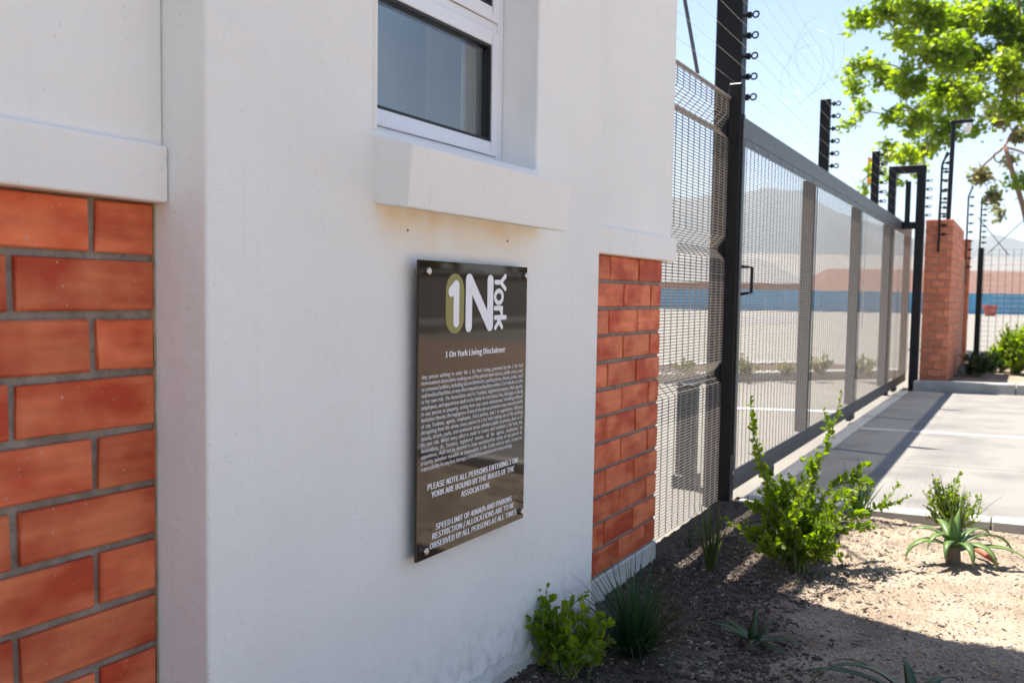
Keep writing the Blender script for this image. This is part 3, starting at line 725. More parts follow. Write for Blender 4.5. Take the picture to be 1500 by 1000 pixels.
for y in (5.35, 8.3, 11.3):
    w_ = MB(); w_.box(GX-.046, GX-.006, y, y+.22, -.045, .004); wo_ = w_.build('wheel_housing', M['gate'], gate, bevel=.004)
gate_posts = []
for (y, z1, n_) in ((6.90, 2.43, 6), (9.42, 2.42, 6)):
    MB().box(GX-.078, GX-.008, y, y+.05, GZ1+.001, z1).build('upright', M['black'], gate, bevel=.004)
    zs = [z1-.035-.088*k for k in range(n_)]
    for z in zs:
        mb = MB(); insulator(mb, (GX-.008, y+.025, z)); mb.build('insulator', M['black'], gate, fix=False)
    gate_posts.append((y+.025, zs))
# goal-post guide frame straddling the gate
gf = tag(empty('gate_guide_frame', (-.2, 11.2, 0)), 'black steel portal frame straddling the gate top at its far end', 'frame')
MB().box(-.085, .005, 11.16, 11.25, -.05, 2.50).build('leg', M['black'], gf, bevel=.005)
MB().box(-.378, -.300, 11.16, 11.25, -.09, 2.50).build('leg', M['black'], gf, bevel=.005)
MB().box(-.3795, .0065, 11.158, 11.252, 2.42, 2.502).build('cross_bar', M['black'], gf, bevel=.004)
MB().box(-.229, -.086, 11.18, 11.23, 1.80, 1.88).build('roller_bracket', M['black'], gf, bevel=.004)
MB().box(-.20, -.145, 11.19, 11.225, 1.8805, 2.33).build('short_upright', M['black'], gf, bevel=.003)
for k in range(5):
    mb = MB(); insulator(mb, (-.3785+.3835, 11.2, 1.95+.095*k)); mb.build('insulator', M['black'], gf, fix=False)
# electric strands
for k in range(8):
    za = mast_z[k]; z1_ = gate_posts[0][1][5-min(k, 5)]
    def sag(A, B, s_=.004, n_=8):
        return [Vector(A).lerp(Vector(B), t/n_)-Vector((0, 0, s_*4*(t/n_)*(1-t/n_))) for t in range(n_+1)]
    pts = [(-.20, 2.2, za+.02)]+sag((-.195, 4.655, za), (GX+.044, gate_posts[0][0], gate_posts[0][1][5-min(k, 5)]+max(0, k-5)*.09))
    if k < 6: pts += sag((GX+.044, gate_posts[0][0], gate_posts[0][1][5-k]), (GX+.044, gate_posts[1][0], gate_posts[1][1][5-k]))[1:] + [(GX+.04, 11.19, 1.96+.09*k)]
    o = MB().tube(pts, .0009, 4).build('electric_fence_wire', M['galv'], fix=False)
    tag(o, ('lowest', 'second lowest', 'third lowest', 'fourth lowest', 'fifth lowest', 'sixth lowest', 'second highest', 'highest')[k]+' thin electric fence strand strung from the tall mast above the gate', 'wire', 'electric fence strands above the gate')
lc = MB()
for k in range(3):
    lc.torus((-.05+.02*k, 5.05+.12*k, 2.18+.09*(k % 3)), (.55, .8, .15*(k-1)), .155+.012*k, .0006, 40, 4)
tag(lc.build('loose_wire_coil', M['gate'], fix=False), 'loose looped coil of thin wire hanging beside the tall mast', 'wire')

# ------------------------------------------------------------------ gate motor behind the mesh
gm = tag(empty('gate_box', (-.60, 5.03, -.08)), 'dark slim gate keypad box on a plinth behind the mesh panel', 'gate box')
MB().box(-.655, -.555, 4.96, 5.06, .0, .50).build('housing', M['motor'], gm, bevel=.004)
MB().box(-.662, -.548, 4.953, 5.067, .501, .515).build('lid', M['black'], gm, bevel=.003)
MB().box(-.67, -.54, 4.945, 5.075, -.079, -.001).build('plinth', M['motor'], gm, bevel=.004)

# ------------------------------------------------------------------ far brick pillar, return wall
def brick_block(name, x0, x1, y0, y1, z0, z1, label, cat, faces):
    t = tag(empty(name, ((x0+x1)/2, (y0+y1)/2, z0)), label, cat)
    MB().box(x0+.005, x1-.005, y0+.005, y1-.005, z0, z1-.004).build('mortar_core', M['mortar_far'], t)
    rows = int(round((z1-z0)/CO)); ch = (z1-z0)/rows
    cache = {}
    def bx(sx, sy):
        k = (round(sx, 3), round(sy, 3))
        if k not in cache:
            mb_ = MB(); mb_.box(0, sx, 0, sy, 0, ch-.011); me = mb_.mesh('brick'); bm = bmesh.new(); bm.from_mesh(me)
            bmesh.ops.bevel(bm, geom=bm.edges[:], offset=.003, segments=1, affect='EDGES'); bm.to_mesh(me); bm.free(); me.materials.append(M['brick_far']); cache[k] = me
        return cache[k]
    for r_ in range(rows):
        z = z0+r_*ch+.004
        # front (-y) face bricks, corner bricks alternate between faces
        lx = x1-x0; ly = y1-y0
        hx = .07
        if 'f' in faces:
            xs_ = [x0, x1] if False else None
            if r_ % 2 == 0: cuts = [x0, (x0+x1)/2, x1]
            else: cuts = [x0, x0+lx*.28, x0+lx*.78, x1] if lx > .2 else [x0, x1]
            for a, b2 in zip(cuts[:-1], cuts[1:]):
                aa = a+(.005 if a > x0 else 0); bb = b2-(.005 if b2 < x1 else 0)
                o_ = bpy.data.objects.new('brick', bx(bb-aa, .105)); col.objects.link(o_); o_.parent = t
                o_.matrix_parent_inverse = Matrix.Translation(t.location).inverted(); o_.location = (aa+rng.uniform(-.001, .001), y0+rng.uniform(-.0015, .0015), z)
        if 's' in faces:
            y_ = y0+.115+(.117 if r_ % 2 else 0)
            first = y0+.112
            if r_ % 2: segs = [(first, y_-.005)]
            else: segs = []
            while y_ < y1:
                segs.append((y_+.005, min(y_+.228, y1))); y_ += .234
            for a, b2 in segs:
                if b2-a < .03: continue
                o_ = bpy.data.objects.new('brick', bx(.105, b2-a)); col.objects.link(o_); o_.parent = t
                o_.matrix_parent_inverse = Matrix.Translation(t.location).inverted(); o_.location = (x1-.105+rng.uniform(-.0015, .0015), a, z)
    return t
brick_block('brick_pillar', .002, .287, 11.42, 13.35, .06, 1.922, 'tall red face brick gate pillar beside the portal frame', 'pillar', 'fs')
brick_block('brick_pillar', .02, .285, 14.95, 15.20, .06, 1.91, 'red brick pier standing behind the gate pillar next to a black fence post', 'pillar', 'fs')
bw = tag(empty('garden_wall', (.13, 14.15, .06)), 'low dark red brick wall linking the two brick pillars', 'wall')
MB().box(.05, .235, 13.352, 14.948, .06, 1.60).build('wall', M['farbrick'], bw, bevel=.01)
dp = tag(MB().tube([(-.012, 11.39, .02), (-.012, 11.39, 1.95)], .009, 8).build('conduit_pipe', M['galv']), 'thin galvanised conduit running up beside the brick pillar', 'pipe')

# electric fence brackets and camera pole
def bracket(loc, z0, z1, n_, tilt, label, dx=1, lean=0.0):
    t = tag(empty('electric_fence_bracket', loc), label, 'bracket')
    x_, y_, _ = loc
    MB().tube([(x_, y_, z0), (x_, y_, z1-.15*(1 if tilt else 0)), (x_+tilt, y_, z1)], .012, 8).build('rod', M['black'], t)
    for k in range(n_):
        z = z0+(z1-z0)*(.18+.8*k/n_); xx = x_ + (tilt*max(0, (z-(z1-.15))/.15) if tilt else 0)
        mb_ = MB(); mb_.tube([(xx, y_, z), (xx+dx*.03, y_, z), (xx+dx*.031, y_, z), (xx+dx*.06, y_, z), (xx+dx*.061, y_, z), (xx+dx*.085, y_, z)], [.007, .007, .017, .017, .008, .008], 7)
        mb_.build('insulator', M['black'], t, fix=False)
    return t
bracket((.145, 11.39, 1.5), 1.55, 2.66, 9, .05, 'leaning black insulator rod bolted to the front of the brick gate pillar')
bracket((.235, 14.9, 1.5), 1.25, 2.66, 9, .05, 'black insulator rod with cranked tip on the brick pier behind')
bracket((.40, 15.12, 1.7), 1.72, 2.52, 8, 0, 'straight black insulator rod on top of the black fence post')
cp = tag(empty('camera_pole', (.232, 11.9, 1.92)), 'black pole with a small white dome camera on its arm above the pillar', 'camera')
a = hit(1389, 322, 1, 11.9); b_ = hit(1397, 182, 1, 11.9)
MB().tube([(a[0], 11.9, 1.90), (b_[0], 11.9, b_[2])], .026, 10).build('pole', M['black'], cp)
MB().box(b_[0]-.03, b_[0]+.20, 11.875, 11.925, b_[2], b_[2]+.045).build('arm', M['black'], cp, bevel=.004)
mb = MB(); mb.tube([(b_[0]+.145, 11.9, b_[2]-.003), (b_[0]+.145, 11.9, b_[2]-.05), (b_[0]+.145, 11.9, b_[2]-.085), (b_[0]+.145, 11.9, b_[2]-.105)], [.045, .048, .036, .014], 14); mb.build('dome', M['lamp_white'], cp)
for k in range(5):
    z = 2.02+.13*k; MB().tube([(a[0]-.025, 11.9, z), (a[0]-.10, 11.9, z)], .012, 6).build('rung', M['black'], cp, fix=False)
MB().tube([(a[0]-.10, 11.9, 1.93), (a[0]-.085, 11.9, 2.62), (a[0]-.02, 11.9, 2.72)], .012, 6).build('side_rod', M['black'], cp, fix=False)

# ------------------------------------------------------------------ mesh fence on the far side of the bed
ff = tag(empty('mesh_fence', (2.0, 15.3, .05)), 'black wire mesh fence with crossed stays behind the planted bed', 'fence')
def far_mesh():
    mb_ = MB(); x_ = .46
    while x_ < 4.4: mb_.tube([(x_, 15.3, .10), (x_, 15.3, 1.78)], .0035, 4); x_ += .095
    z = .12
    while z < 1.79: mb_.tube([(.44, 15.3, z), (4.4, 15.3, z)], .0022, 4); z += .075
    return mb_
far_mesh().build('mesh', M['wire'], ff, fix=False)['kind'] = 'stuff'
for x_ in (.375, 1.06, 3.2): MB().box(x_, x_+.075 if x_ < 1 else x_+.06, 15.26, 15.34, -.05, 1.80).build('post', M['black'], ff, bevel=.005)
for (pa, pb) in (((1432, 318), (1478, 374)), ((1500, 322), (1446, 372))):
    A = hit(*pa, 1, 15.3); B = hit(*pb, 1, 15.3); MB().tube([A, B], .006, 5).build('stay_wire', M['gate'], ff, fix=False)

# ------------------------------------------------------------------ yard beyond the gate
isl = tag(empty('kerb_island', (-3, 13.5, -.08)), kind='structure')
A = hit(1000, 561, 2, -.08); B = hit(1310, 554, 2, -.08)
dv = Vector(B-A); dv.z = 0; ln = dv.length; dv.normalize(); nv = Vector((-dv.y, dv.x, 0))
p0 = Vector(A)-dv*6
def strip(a0, a1, w0, w1, z0, z1):
    P = [p0+dv*a0+nv*w0, p0+dv*a1+nv*w0, p0+dv*a1+nv*w1, p0+dv*a0+nv*w1]
    mb_ = MB(); mb_.prism([(q.x, q.y) for q in P], z0, z1, 2); return mb_
LL = ln+6.2
for (w0, w1) in ((0, .14), (1.5, 1.64)):
    n_ = int(LL)
    for k in range(n_): strip(k*LL/n_+.004, (k+1)*LL/n_-.004, w0, w1, -.1, .045).build('kerb_stone', M['concrete_edge'], isl, bevel=.012)
strip(0, LL, .141, 1.499, -.1, .015).build('island_soil', M['soil'], isl)
g = MB(); A = hit(1040, 480, 2, -.08); B = hit(1185, 471, 2, -.08); C_ = hit(1185, 466, 2, -.08); D_ = hit(1040, 464, 2, -.08)
g.add([(q[0], q[1], -.072) for q in (A, B, C_, D_)], [(0, 1, 2, 3)]); tag(g.build('yard_road', M['paving_dark'], fix=False), kind='structure')
g = MB(); A = [hit(1424, 528, 2, -.08), hit(1500, 472, 2, -.08)]
g.add([(A[0][0], A[0][1], -.074), (6, 17, -.074), (9, 60, -.074), (A[1][0], A[1][1], -.074)], [(0, 1, 2, 3)]); tag(g.build('lawn', M['grass'], fix=False), kind='structure')
# painted bay line in the yard
g = MB(); A = hit(1060, 598, 2, -.076); B = hit(1230, 604, 2, -.076); g.add([(A[0], A[1], -.074), (B[0], B[1], -.074), (B[0], B[1]+.12, -.074), (A[0], A[1]+.12, -.074)], [(0, 1, 2, 3)])
tag(g.build('bay_line', M['print_white'], fix=False), kind='structure')

# blue hoarding
hd = tag(empty('hoarding', at_depth(1200, 440, 80)), 'long blue panelled hoarding across the far side of the yard', 'hoarding')
A = at_depth(930, 440, 82); B = at_depth(1640, 440, 82); A[2] = B[2] = -.08
dv2 = Vector(B-A); n_ = 26
for k in range(n_):
    a = Vector(A)+dv2*(k/n_); b2 = Vector(A)+dv2*((k+1)/n_)-dv2.normalized()*.04
    nn = Vector((-dv2.y, dv2.x, 0)).normalized()*(.05+.05*(k % 2)); hh = 1.75+.06*rng.random()
    mb = MB(); mb.prism([(a.x, a.y), (b2.x, b2.y), (b2.x+nn.x, b2.y+nn.y), (a.x+nn.x, a.y+nn.y)], -.1, hh, 2); mb.build('hoarding_panel', M['hoard'], hd)
hd.location = A
for c_ in hd.children: c_.matrix_parent_inverse = Matrix.Translation(hd.location).inverted()
# warehouses
def warehouse(name, px0, px1, dist, wall_h, roof_h, depth, label, wm, rm, roof_in):
    A = at_depth(px0, 440, dist); B = at_depth(px1, 440, dist); A[2] = B[2] = -.08
    t = tag(empty(name, A), label, 'building')
    d = Vector(B-A); L_ = d.length; d.normalize(); n2 = Vector((-d.y, d.x, 0))
    def W(a, b2, z): q = Vector(A)+d*a+n2*b2; return (q.x, q.y, z)
    mb_ = MB(); mb_.prism([W(0, 0, 0)[:2], W(L_, 0, 0)[:2], W(L_, depth, 0)[:2], W(0, depth, 0)[:2]], -.1, wall_h, 2); mb_.build('wall', wm, t)
    mb_ = MB(); e = .5
    mb_.add([W(-e, -e, wall_h-.02), W(L_+e, -e, wall_h-.02), W(L_+e, depth+e, wall_h-.02), W(-e, depth+e, wall_h-.02), W(roof_in, depth*.5, roof_h), W(L_-roof_in, depth*.5, roof_h)],
            [(0, 1, 5, 4), (1, 2, 5), (2, 3, 4, 5), (3, 0, 4), (3, 2, 1, 0)])
    mb_.build('roof', rm, t)
    return t
warehouse('warehouse', 1208, 1760, 100, 1.95, 4.6, 14, 'low building with brown hipped roof beyond the hoarding', M['farroof'], M['tile_roof'], 2.6)
warehouse('shed', 960, 1176, 96, 2.6, 5.3, 12, 'brick shed with dark grey pitched roof beyond the hoarding', M['farbrick'], M['farroof2'], 2.5)
warehouse('long_shed', 880, 1900, 135, 4.0, 8.2, 26, 'very long shed with pale grey roof behind the brown and dark roofed buildings', M['farroof'], M['farroof'], .5)
rp_ = tag(empty('red_planter', hit(1450, 463, 2, -.08)), 'small red planter standing in front of the blue hoarding', 'planter')
c_ = rp_.location
mb = MB(); mb.tube([c_, c_+Vector((0, 0, .7)), c_+Vector((0, 0, .72)), c_+Vector((0, 0, .86))], [.35, .5, .56, .56], 12); mb.build('pot', M['redpot'], rp_)
c_ = Vector(at_depth(1264, 440, 34)); c_.z = -.08
fl = tag(empty('feather_flag', c_), 'orange feather flag on a thin pole in front of the tree', 'flag')
zt_ = at_depth(1264, 234, 34)[2]; zb_ = at_depth(1264, 274, 34)[2]
MB().tube([c_, (c_.x, c_.y, zt_)], .015, 6).build('pole', M['galv'], fl)
mb = MB(); mb.prism([(c_.x-.02, zb_), (c_.x+.17, zb_+.1), (c_.x+.22, zb_+.6), (c_.x+.10, zt_), (c_.x-.02, zt_+.05)], c_.y-.02, c_.y-.012, 1); mb.build('banner', M['orange'], fl)

# mountains
prof_m = [(200, 330), (600, 300), (850, 285), (980, 292), (1080, 284), (1112, 277), (1150, 281), (1172, 279), (1195, 299), (1240, 317), (1290, 331), (1340, 352), (1400, 354), (1432, 351), (1452, 343), (1478, 350), (1510, 357), (1700, 352), (1900, 335), (2300, 330)]
V = []; nP = 0; rows_m = []
xs_m = np.linspace(200, 2300, 211)
for d_i, (dd, hf) in enumerate(((2300, 0.0), (2450, .35), (2600, .7), (2750, 1.0), (3000, .75), (3300, 0))):
    row = []
    for px in xs_m:
        py = np.interp(px, [p[0] for p in prof_m], [p[1] for p in prof_m])
        zr = at_depth(px, py, 2750)[2]
        q = at_depth(px, 440, dd); n_ = mnoise.noise(Vector((px*.035, d_i*.9, 0)))*.22+mnoise.noise(Vector((px*.12, d_i*1.3, 4)))*.10
        row.append((q[0], q[1], -10 if hf == 0 else max(-5, zr*hf*(1+n_*(1 if hf < 1 else .10)))))
    rows_m.append(row)
V = np.array(rows_m).reshape(-1, 3); nx = len(xs_m)
idx = np.arange(len(V)).reshape(-1, nx); q = np.stack([idx[:-1, :-1], idx[:-1, 1:], idx[1:, 1:], idx[1:, :-1]], -1).reshape(-1, 4)
tag(link('mountains', np_mesh('mountains', V, q), M['mountain'], smooth=True), kind='structure')

# ------------------------------------------------------------------ plants
def leaf_cloud(name, centers, dirs, sizes, mat_, parent, kind='oval', fold=.25):
    n_ = len(centers); C0 = np.asarray(centers, float); Dn = np.asarray(dirs, float); Dn /= np.linalg.norm(Dn, axis=1, keepdims=True)+1e-9
    S = np.asarray(sizes, float)[:, None]
    up = nrng.normal(0, 1, (n_, 3)); up[:, 2] += 1.2
    side = np.cross(Dn, up); side /= np.linalg.norm(side, axis=1, keepdims=True)+1e-9; nor = np.cross(side, Dn)
    if kind == 'oval':
        L_ = [(0, 0, 0), (.35, .30, fold*.3), (.75, .33, fold*.3), (1.05, 0, 0), (.75, -.33, fold*.3), (.35, -.30, fold*.3)]
        fs = [(0, 1, 2, 3), (0, 3, 4, 5)]
    elif kind == 'lobed':
        L_ = [(0, 0, 0), (.12, .42, .06), (.36, .24, .03), (.55, .50, .10), (.66, .20, .03), (1.0, 0, .0), (.66, -.20, .03), (.55, -.50, .10), (.36, -.24, .03), (.12, -.42, .06)]
        fs = [(0, 1, 2, 3, 4, 5), (0, 5, 6, 7, 8, 9)]
    else:
        L_ = [(0, 0, 0), (.5, .10, .03), (1.0, 0, -.12), (.5, -.10, .03)]; fs = [(0, 1, 2, 3)]
    k = len(L_); V_ = np.zeros((n_, k, 3))
    for j, (a, b2, c2) in enumerate(L_): V_[:, j] = C0+Dn*(a*S)+side*(b2*S)+nor*(c2*S)
    F_ = []
    for f in fs: F_.append((np.arange(n_)[:, None]*k+np.array(f)))
    me = bpy.data.meshes.new(name); me.from_pydata(V_.reshape(-1, 3).tolist(), [], [r_ for f in F_ for r_ in f.tolist()]); me.update()
    o_ = link(name, me, mat_, parent); o_['kind'] = 'stuff'; return o_
def path(p, d, ln_, n_=8, curl=.5, grav=0.0, r=None):
    r = r or rng; p = Vector(p); d = Vector(d).normalized(); out = [p.copy()]
    for i_ in range(n_):
        d = (d+Vector((r.gauss(0, 1), r.gauss(0, 1), r.gauss(0, 1)))*curl*.12+Vector((0, 0, grav))/n_).normalized()
        p = p+d*ln_/n_; out.append(p.copy())
    return out
def leafy_shrub(name, base, label, stems, leaf, density, group=None, mt='leaf', sub=2, spread=1.0, sr=.004):
    t = tag(empty(name, base), label, 'shrub', group)
    sm__ = MB(); cs, ds, ss = [], [], []
    def dress(pts, l0):
        tot = sum((b2-a).length for a, b2 in zip(pts[:-1], pts[1:])); k = max(3, int(tot*density))
        for i_ in range(k):
            s_ = l0+(1-l0)*(i_+rng.random())/k; f_ = s_*(len(pts)-1); j = min(int(f_), len(pts)-2); q = pts[j].lerp(pts[j+1], f_-j); dd = (pts[j+1]-pts[j]).normalized()
            o_ = dd.orthogonal().normalized(); o_.rotate(Matrix.Rotation(rng.uniform(0, 6.28), 3, dd))
            e = (o_*rng.uniform(.5, 1)+dd*rng.uniform(.2, 1)+Vector((0, 0, .25)))
            for _ in range(2):
                cs.append(q+o_*.003); ds.append(e+Vector((rng.gauss(0, .35), rng.gauss(0, .35), rng.gauss(0, .35)))); ss.append(leaf*rng.uniform(.6, 1.25)*(1-.45*s_ if s_ > .8 else 1))
    for pts, l0 in stems:
        pts = [Vector(p) for p in pts]
        sm__.tube(pts, sr, 5, sr*.35); dress(pts, l0)
        for _ in range(sub):
            j = rng.randint(max(1, int(len(pts)*l0)), len(pts)-2) if len(pts) > 3 else 1
            d = (pts[j+1]-pts[j]).normalized()+Vector((rng.gauss(0, .6), rng.gauss(0, .6), rng.gauss(.3, .4)))*spread
            br = path(pts[j], d, rng.uniform(.05, .12)*spread, 4, .5, .2)
            sm__.tube(br, sr*.5, 4, sr*.25); dress(br, .05)
    sm__.build('stems', M['stem'], t, fix=False)
    leaf_cloud('foliage', cs, ds, ss, M[mt], t)
    return t
# main sprawling shrub
bx_, by_ = .345, 3.42; bz_ = soil_z(bx_, by_)
B0 = Vector((bx_, by_, bz_))
def bushpt(px, py, off=0.0):
    d = ray(px, py); k = (np.dot(np.array(B0)-CAM, CF)+off); return Vector(CAM+d*k)
stems = []
for k in range(34):
    th = rng.uniform(0, 6.28); el = rng.uniform(.15, 1.2)
    d = Vector((math.cos(th)*math.cos(el), math.sin(th)*math.cos(el), math.sin(el)+.25))
    stems.append((path(B0+Vector((rng.gauss(0, .03), rng.gauss(0, .03), 0)), d, rng.uniform(.17, .33), 7, .7, .35), .3))
def through(pxs, off, n_=4):
    pts = [B0]
    for i_, (px, py) in enumerate(pxs): pts.append(bushpt(px, py, off*(i_+1)/len(pxs)))
    return pts
for pxs, off, l0 in (([(1135, 740), (1118, 690), (1105, 640), (1099, 582)], -.05, .25), ([(1175, 740), (1195, 690), (1215, 640), (1234, 575)], .05, .25),
                 ([(1200, 770), (1250, 755), (1290, 742), (1332, 727)], -.05, .4), ([(1185, 760), (1215, 715), (1245, 695), (1275, 705)], .02, .4), ([(1140, 770), (1115, 745), (1090, 738)], .0, .4),
                 ([(1180, 760), (1190, 700), (1182, 670)], .08, .3), ([(1150, 760), (1130, 700), (1122, 690)], .1, .3), ([(1210, 780), (1255, 775), (1285, 770)], -.1, .3), ([(1195, 760), (1230, 730), (1262, 715)], .1, .3)):
    stems.append((through(pxs, off), l0))
leafy_shrub('leafy_shrub', B0, 'bright green small leaved shrub with two tall shoots beside the mesh panel', stems, .023, 90, sub=6)
# small shrub against the wall
def round_shrub(base, n_, ln_, label, leaf, dens, name='leafy_shrub', group=None, elmin=.4, sub=2, mt='leaf'):
    st = []
    for k in range(n_):
        th = rng.uniform(0, 6.28); el = rng.uniform(elmin, 1.45)
        d = Vector((math.cos(th)*math.cos(el), math.sin(th)*math.cos(el), math.sin(el)))
        st.append((path(Vector(base)+Vector((rng.gauss(0, .02), rng.gauss(0, .02), 0)), d, ln_*rng.uniform(.6, 1.1), 6, .6, .3), .25))
    return leafy_shrub(name, base, label, st, leaf, dens, group, mt=mt, sub=sub)
sx_, sy_ = .085, 2.02
round_shrub((sx_, sy_, soil_z(sx_, sy_)), 20, .17, 'small bright green shrub at the foot of the plastered wall', .024, 100)
sx_, sy_ = .80, 4.38
round_shrub((sx_, sy_, soil_z(sx_, sy_)), 22, .20, 'light green shrub behind the aloe at the driveway edging', .018, 90)
# strap-leaf and grass clumps
def blades(name, base, n_, ln_, wd, label, mt, spread=.9, droop=1.0, cat='plant', elmin=.5, group=None):
    t = tag(empty(name, base), label, cat, group); mb_ = MB()
    for k in range(n_):
        th = rng.uniform(0, 6.28); el = rng.uniform(elmin, 1.5); l_ = ln_*rng.uniform(.6, 1.1)
        p = Vector(base)+Vector((math.cos(th), math.sin(th), 0))*rng.random()*.03*spread; d = Vector((math.cos(th)*math.cos(el)*spread, math.sin(th)*math.cos(el)*spread, math.sin(el)))
        sd = Vector((-math.sin(th), math.cos(th), 0)); ns = 6; vs2 = []
        d.normalize()
        for i_ in range(ns+1):
            w_ = wd*(.7+.3*min(1, i_/2))*(1-(i_/ns)**2.2)*.5+.0003
            vs2 += [p-sd*w_, p+Vector((0, 0, -.2*w_)), p+sd*w_]
            d = (d+Vector((rng.gauss(0, .03), rng.gauss(0, .03), -droop*.16*(i_+1)/ns))).normalized(); p = p+d*l_/ns
        fs = []
        for i_ in range(ns):
            o_ = i_*3; fs += [(o_, o_+1, o_+4, o_+3), (o_+1, o_+2, o_+5, o_+4)]
        mb_.add(vs2, fs)
    o_ = mb_.build('blades', M[mt], t, fix=False, smooth=True); o_['kind'] = 'stuff'; return t
def gpos(px, py, z=.03):
    p = hit(px, py, 2, z); return (p[0], p[1], soil_z(p[0], p[1])-.004)
blades('grass_clump', gpos(928, 965), 240, .26, .006, 'dense dark green grass clump near the wall corner', 'blade', .9, 1.3, 'grass clump')
blades('strap_plant', gpos(1042, 832), 26, .26, .008, 'sparse strappy plant with thin upright blades in the mulch', 'blade2', .55, .5, elmin=.9)
blades('spiky_plant', (gpos(1255, 752)[0], 4.42, soil_z(.4, 4.42)), 34, .27, .010, 'spiky dark green plant behind the tall shoot shrub', 'blade', 1.0, .4, elmin=.4)
blades('spiky_plant', (.83, 4.30, soil_z(.83, 4.30)), 40, .25, .008, 'spiky green blades growing round the light green shrub by the edging', 'blade2', 1.0, .7, elmin=.3)
blades('strap_plant', gpos(1010, 800), 9, .10, .006, 'few thin dark blades sprouting near the plinth', 'blade', .6, .4, elmin=.9)
# aloes: each leaf its own part
def aloe_leaf(base, th, el, ln_, wd, curl, mt, parent, twist=0.0):
    p = Vector(base); d = Vector((math.cos(th)*math.cos(el), math.sin(th)*math.cos(el), math.sin(el))); sd0 = Vector((-math.sin(th), math.cos(th), 0)); ns = 10; vs2 = []
    for i_ in range(ns+1):
        s_ = i_/ns; w_ = wd*.5*(1-s_**1.6)*(.85+.25*math.sin(min(1, s_*2.2)*math.pi*.5))+.0006
        nrm = sd0.cross(d).normalized()*-1
        if nrm.z < 0 and i_ == 0: nrm = -nrm
        th_ = .30*w_
        sd = sd0*math.cos(twist*s_)+nrm*math.sin(twist*s_)
        vs2 += [p-sd*w_, p-nrm*(th_*1.3), p+sd*w_, p+nrm*(-.12*w_)+nrm*th_*.2]
        d = d.copy(); d.rotate(Matrix.Rotation(curl/ns*(.4+1.2*s_), 3, sd0)); p = p+d*ln_/ns
    fs = []
    for i_ in range(ns):
        o_ = i_*4
        for a in range(4): fs.append((o_+a, o_+(a+1) % 4, o_+4+(a+1) % 4, o_+4+a))
    fs.append((0, 3, 2, 1))
    mb_ = MB(); mb_.add(vs2, fs); return mb_.build('leaf', M[mt], parent, smooth=True)
def aloe(base, leaves, label, mt, hh_=.0):
    t = tag(empty('aloe', base), label, 'aloe')
    MB().tube([Vector(base)+Vector((0, 0, -.02)), Vector(base)+Vector((0, 0, .03+hh_))], .030, 8, .020).build('stem', M['bark'], t)
    for (th, el, ln_, wd, curl) in leaves:
        b2 = Vector(base)+Vector((math.cos(th)*.010, math.sin(th)*.010, .02+.012*rng.random()+hh_*(.4+.6*min(1, el)))); aloe_leaf(b2, th, el, ln_*.92, wd*1.12, curl, mt, t, rng.uniform(-.5, .5))
    return t
R_ = math.radians
ab = gpos(1396, 826)
aloe(ab, [(R_(209), .60, .24, .042, 2.3), (R_(192), .95, .20, .042, 2.1), (R_(29), .70, .28, .040, 2.1), (R_(14), .42, .33, .034, 1.5), (R_(48), .95, .22, .038, 2.1), (R_(-61), .80, .21, .042, 2.7), (R_(-28), .72, .23, .038, 2.6),
          (R_(-98), .85, .19, .042, 2.5), (R_(120), .95, .20, .038, 1.6), (R_(240), 1.0, .21, .042, 2.5), (R_(80), 1.38, .15, .036, .5), (R_(260), 1.42, .14, .034, .4)],
     'pale green aloe with arching leaves standing in the sunlit sand', 'aloe', .055)
tp = hit(1440, 818, 2, .04); mb = MB(); mb.tube([(tp[0]-.05, tp[1]+.05, .07), tp+np.array([0, 0, .02]), tp+np.array([.05, -.03, -.005])], [.006, .011, .006], 8)
tag(mb.build('dead_leaf', M['dry'], smooth=True), 'curled red dried leaf lying beside the pale aloe', 'leaf')
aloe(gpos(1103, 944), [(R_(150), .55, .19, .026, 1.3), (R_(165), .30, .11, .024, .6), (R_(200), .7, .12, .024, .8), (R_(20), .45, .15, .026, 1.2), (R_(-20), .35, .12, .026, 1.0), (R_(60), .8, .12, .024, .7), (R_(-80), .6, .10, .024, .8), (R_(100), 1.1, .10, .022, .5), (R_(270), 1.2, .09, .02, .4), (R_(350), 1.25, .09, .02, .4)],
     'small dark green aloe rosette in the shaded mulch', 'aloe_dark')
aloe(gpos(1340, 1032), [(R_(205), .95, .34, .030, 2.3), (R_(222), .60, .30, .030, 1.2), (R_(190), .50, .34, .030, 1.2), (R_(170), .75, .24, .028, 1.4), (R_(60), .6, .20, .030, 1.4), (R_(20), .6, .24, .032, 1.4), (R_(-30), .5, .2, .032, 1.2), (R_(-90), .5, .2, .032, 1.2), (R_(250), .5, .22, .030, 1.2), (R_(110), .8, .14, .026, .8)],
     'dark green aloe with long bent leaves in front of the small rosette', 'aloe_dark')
# bed behind the far kerb
def bedpos(px, py): p = hit(px, py, 2, .09); return (p[0], p[1], .09)
bl = [((1420, 548), 26, .20, .016, 'blades', 'dark spiky tuft at the foot of the brick gate pillar'), ((1448, 545), 40, .32, .02, 'blades', 'broad bladed tuft behind the kerb by the black fence post')]
for (pp, n_, l_, w_, _, lab) in bl: blades('spiky_plant', bedpos(*pp), n_*2, l_, w_, lab, 'blade', 1.0, .8)
p = bedpos(1486, 548)
def bed_shrub(p_, lab, n_, ln_, leaf, mt): return round_shrub(p_, n_, ln_, lab, leaf, 55, sub=3, mt=mt)
bed_shrub(p, 'bright yellow green shrub in front of the far mesh fence', 40, .62, .05, 'leaf')
bed_shrub(bedpos(1540, 552), 'tall leafy shrub at the open end of the far kerb bed', 34, .6, .05, 'leaf')
bed_shrub((.55, 12.6, .09), 'low dark shrub in the bed right beside the brick gate pillar', 26, .30, .04, 'hedge_leaf')
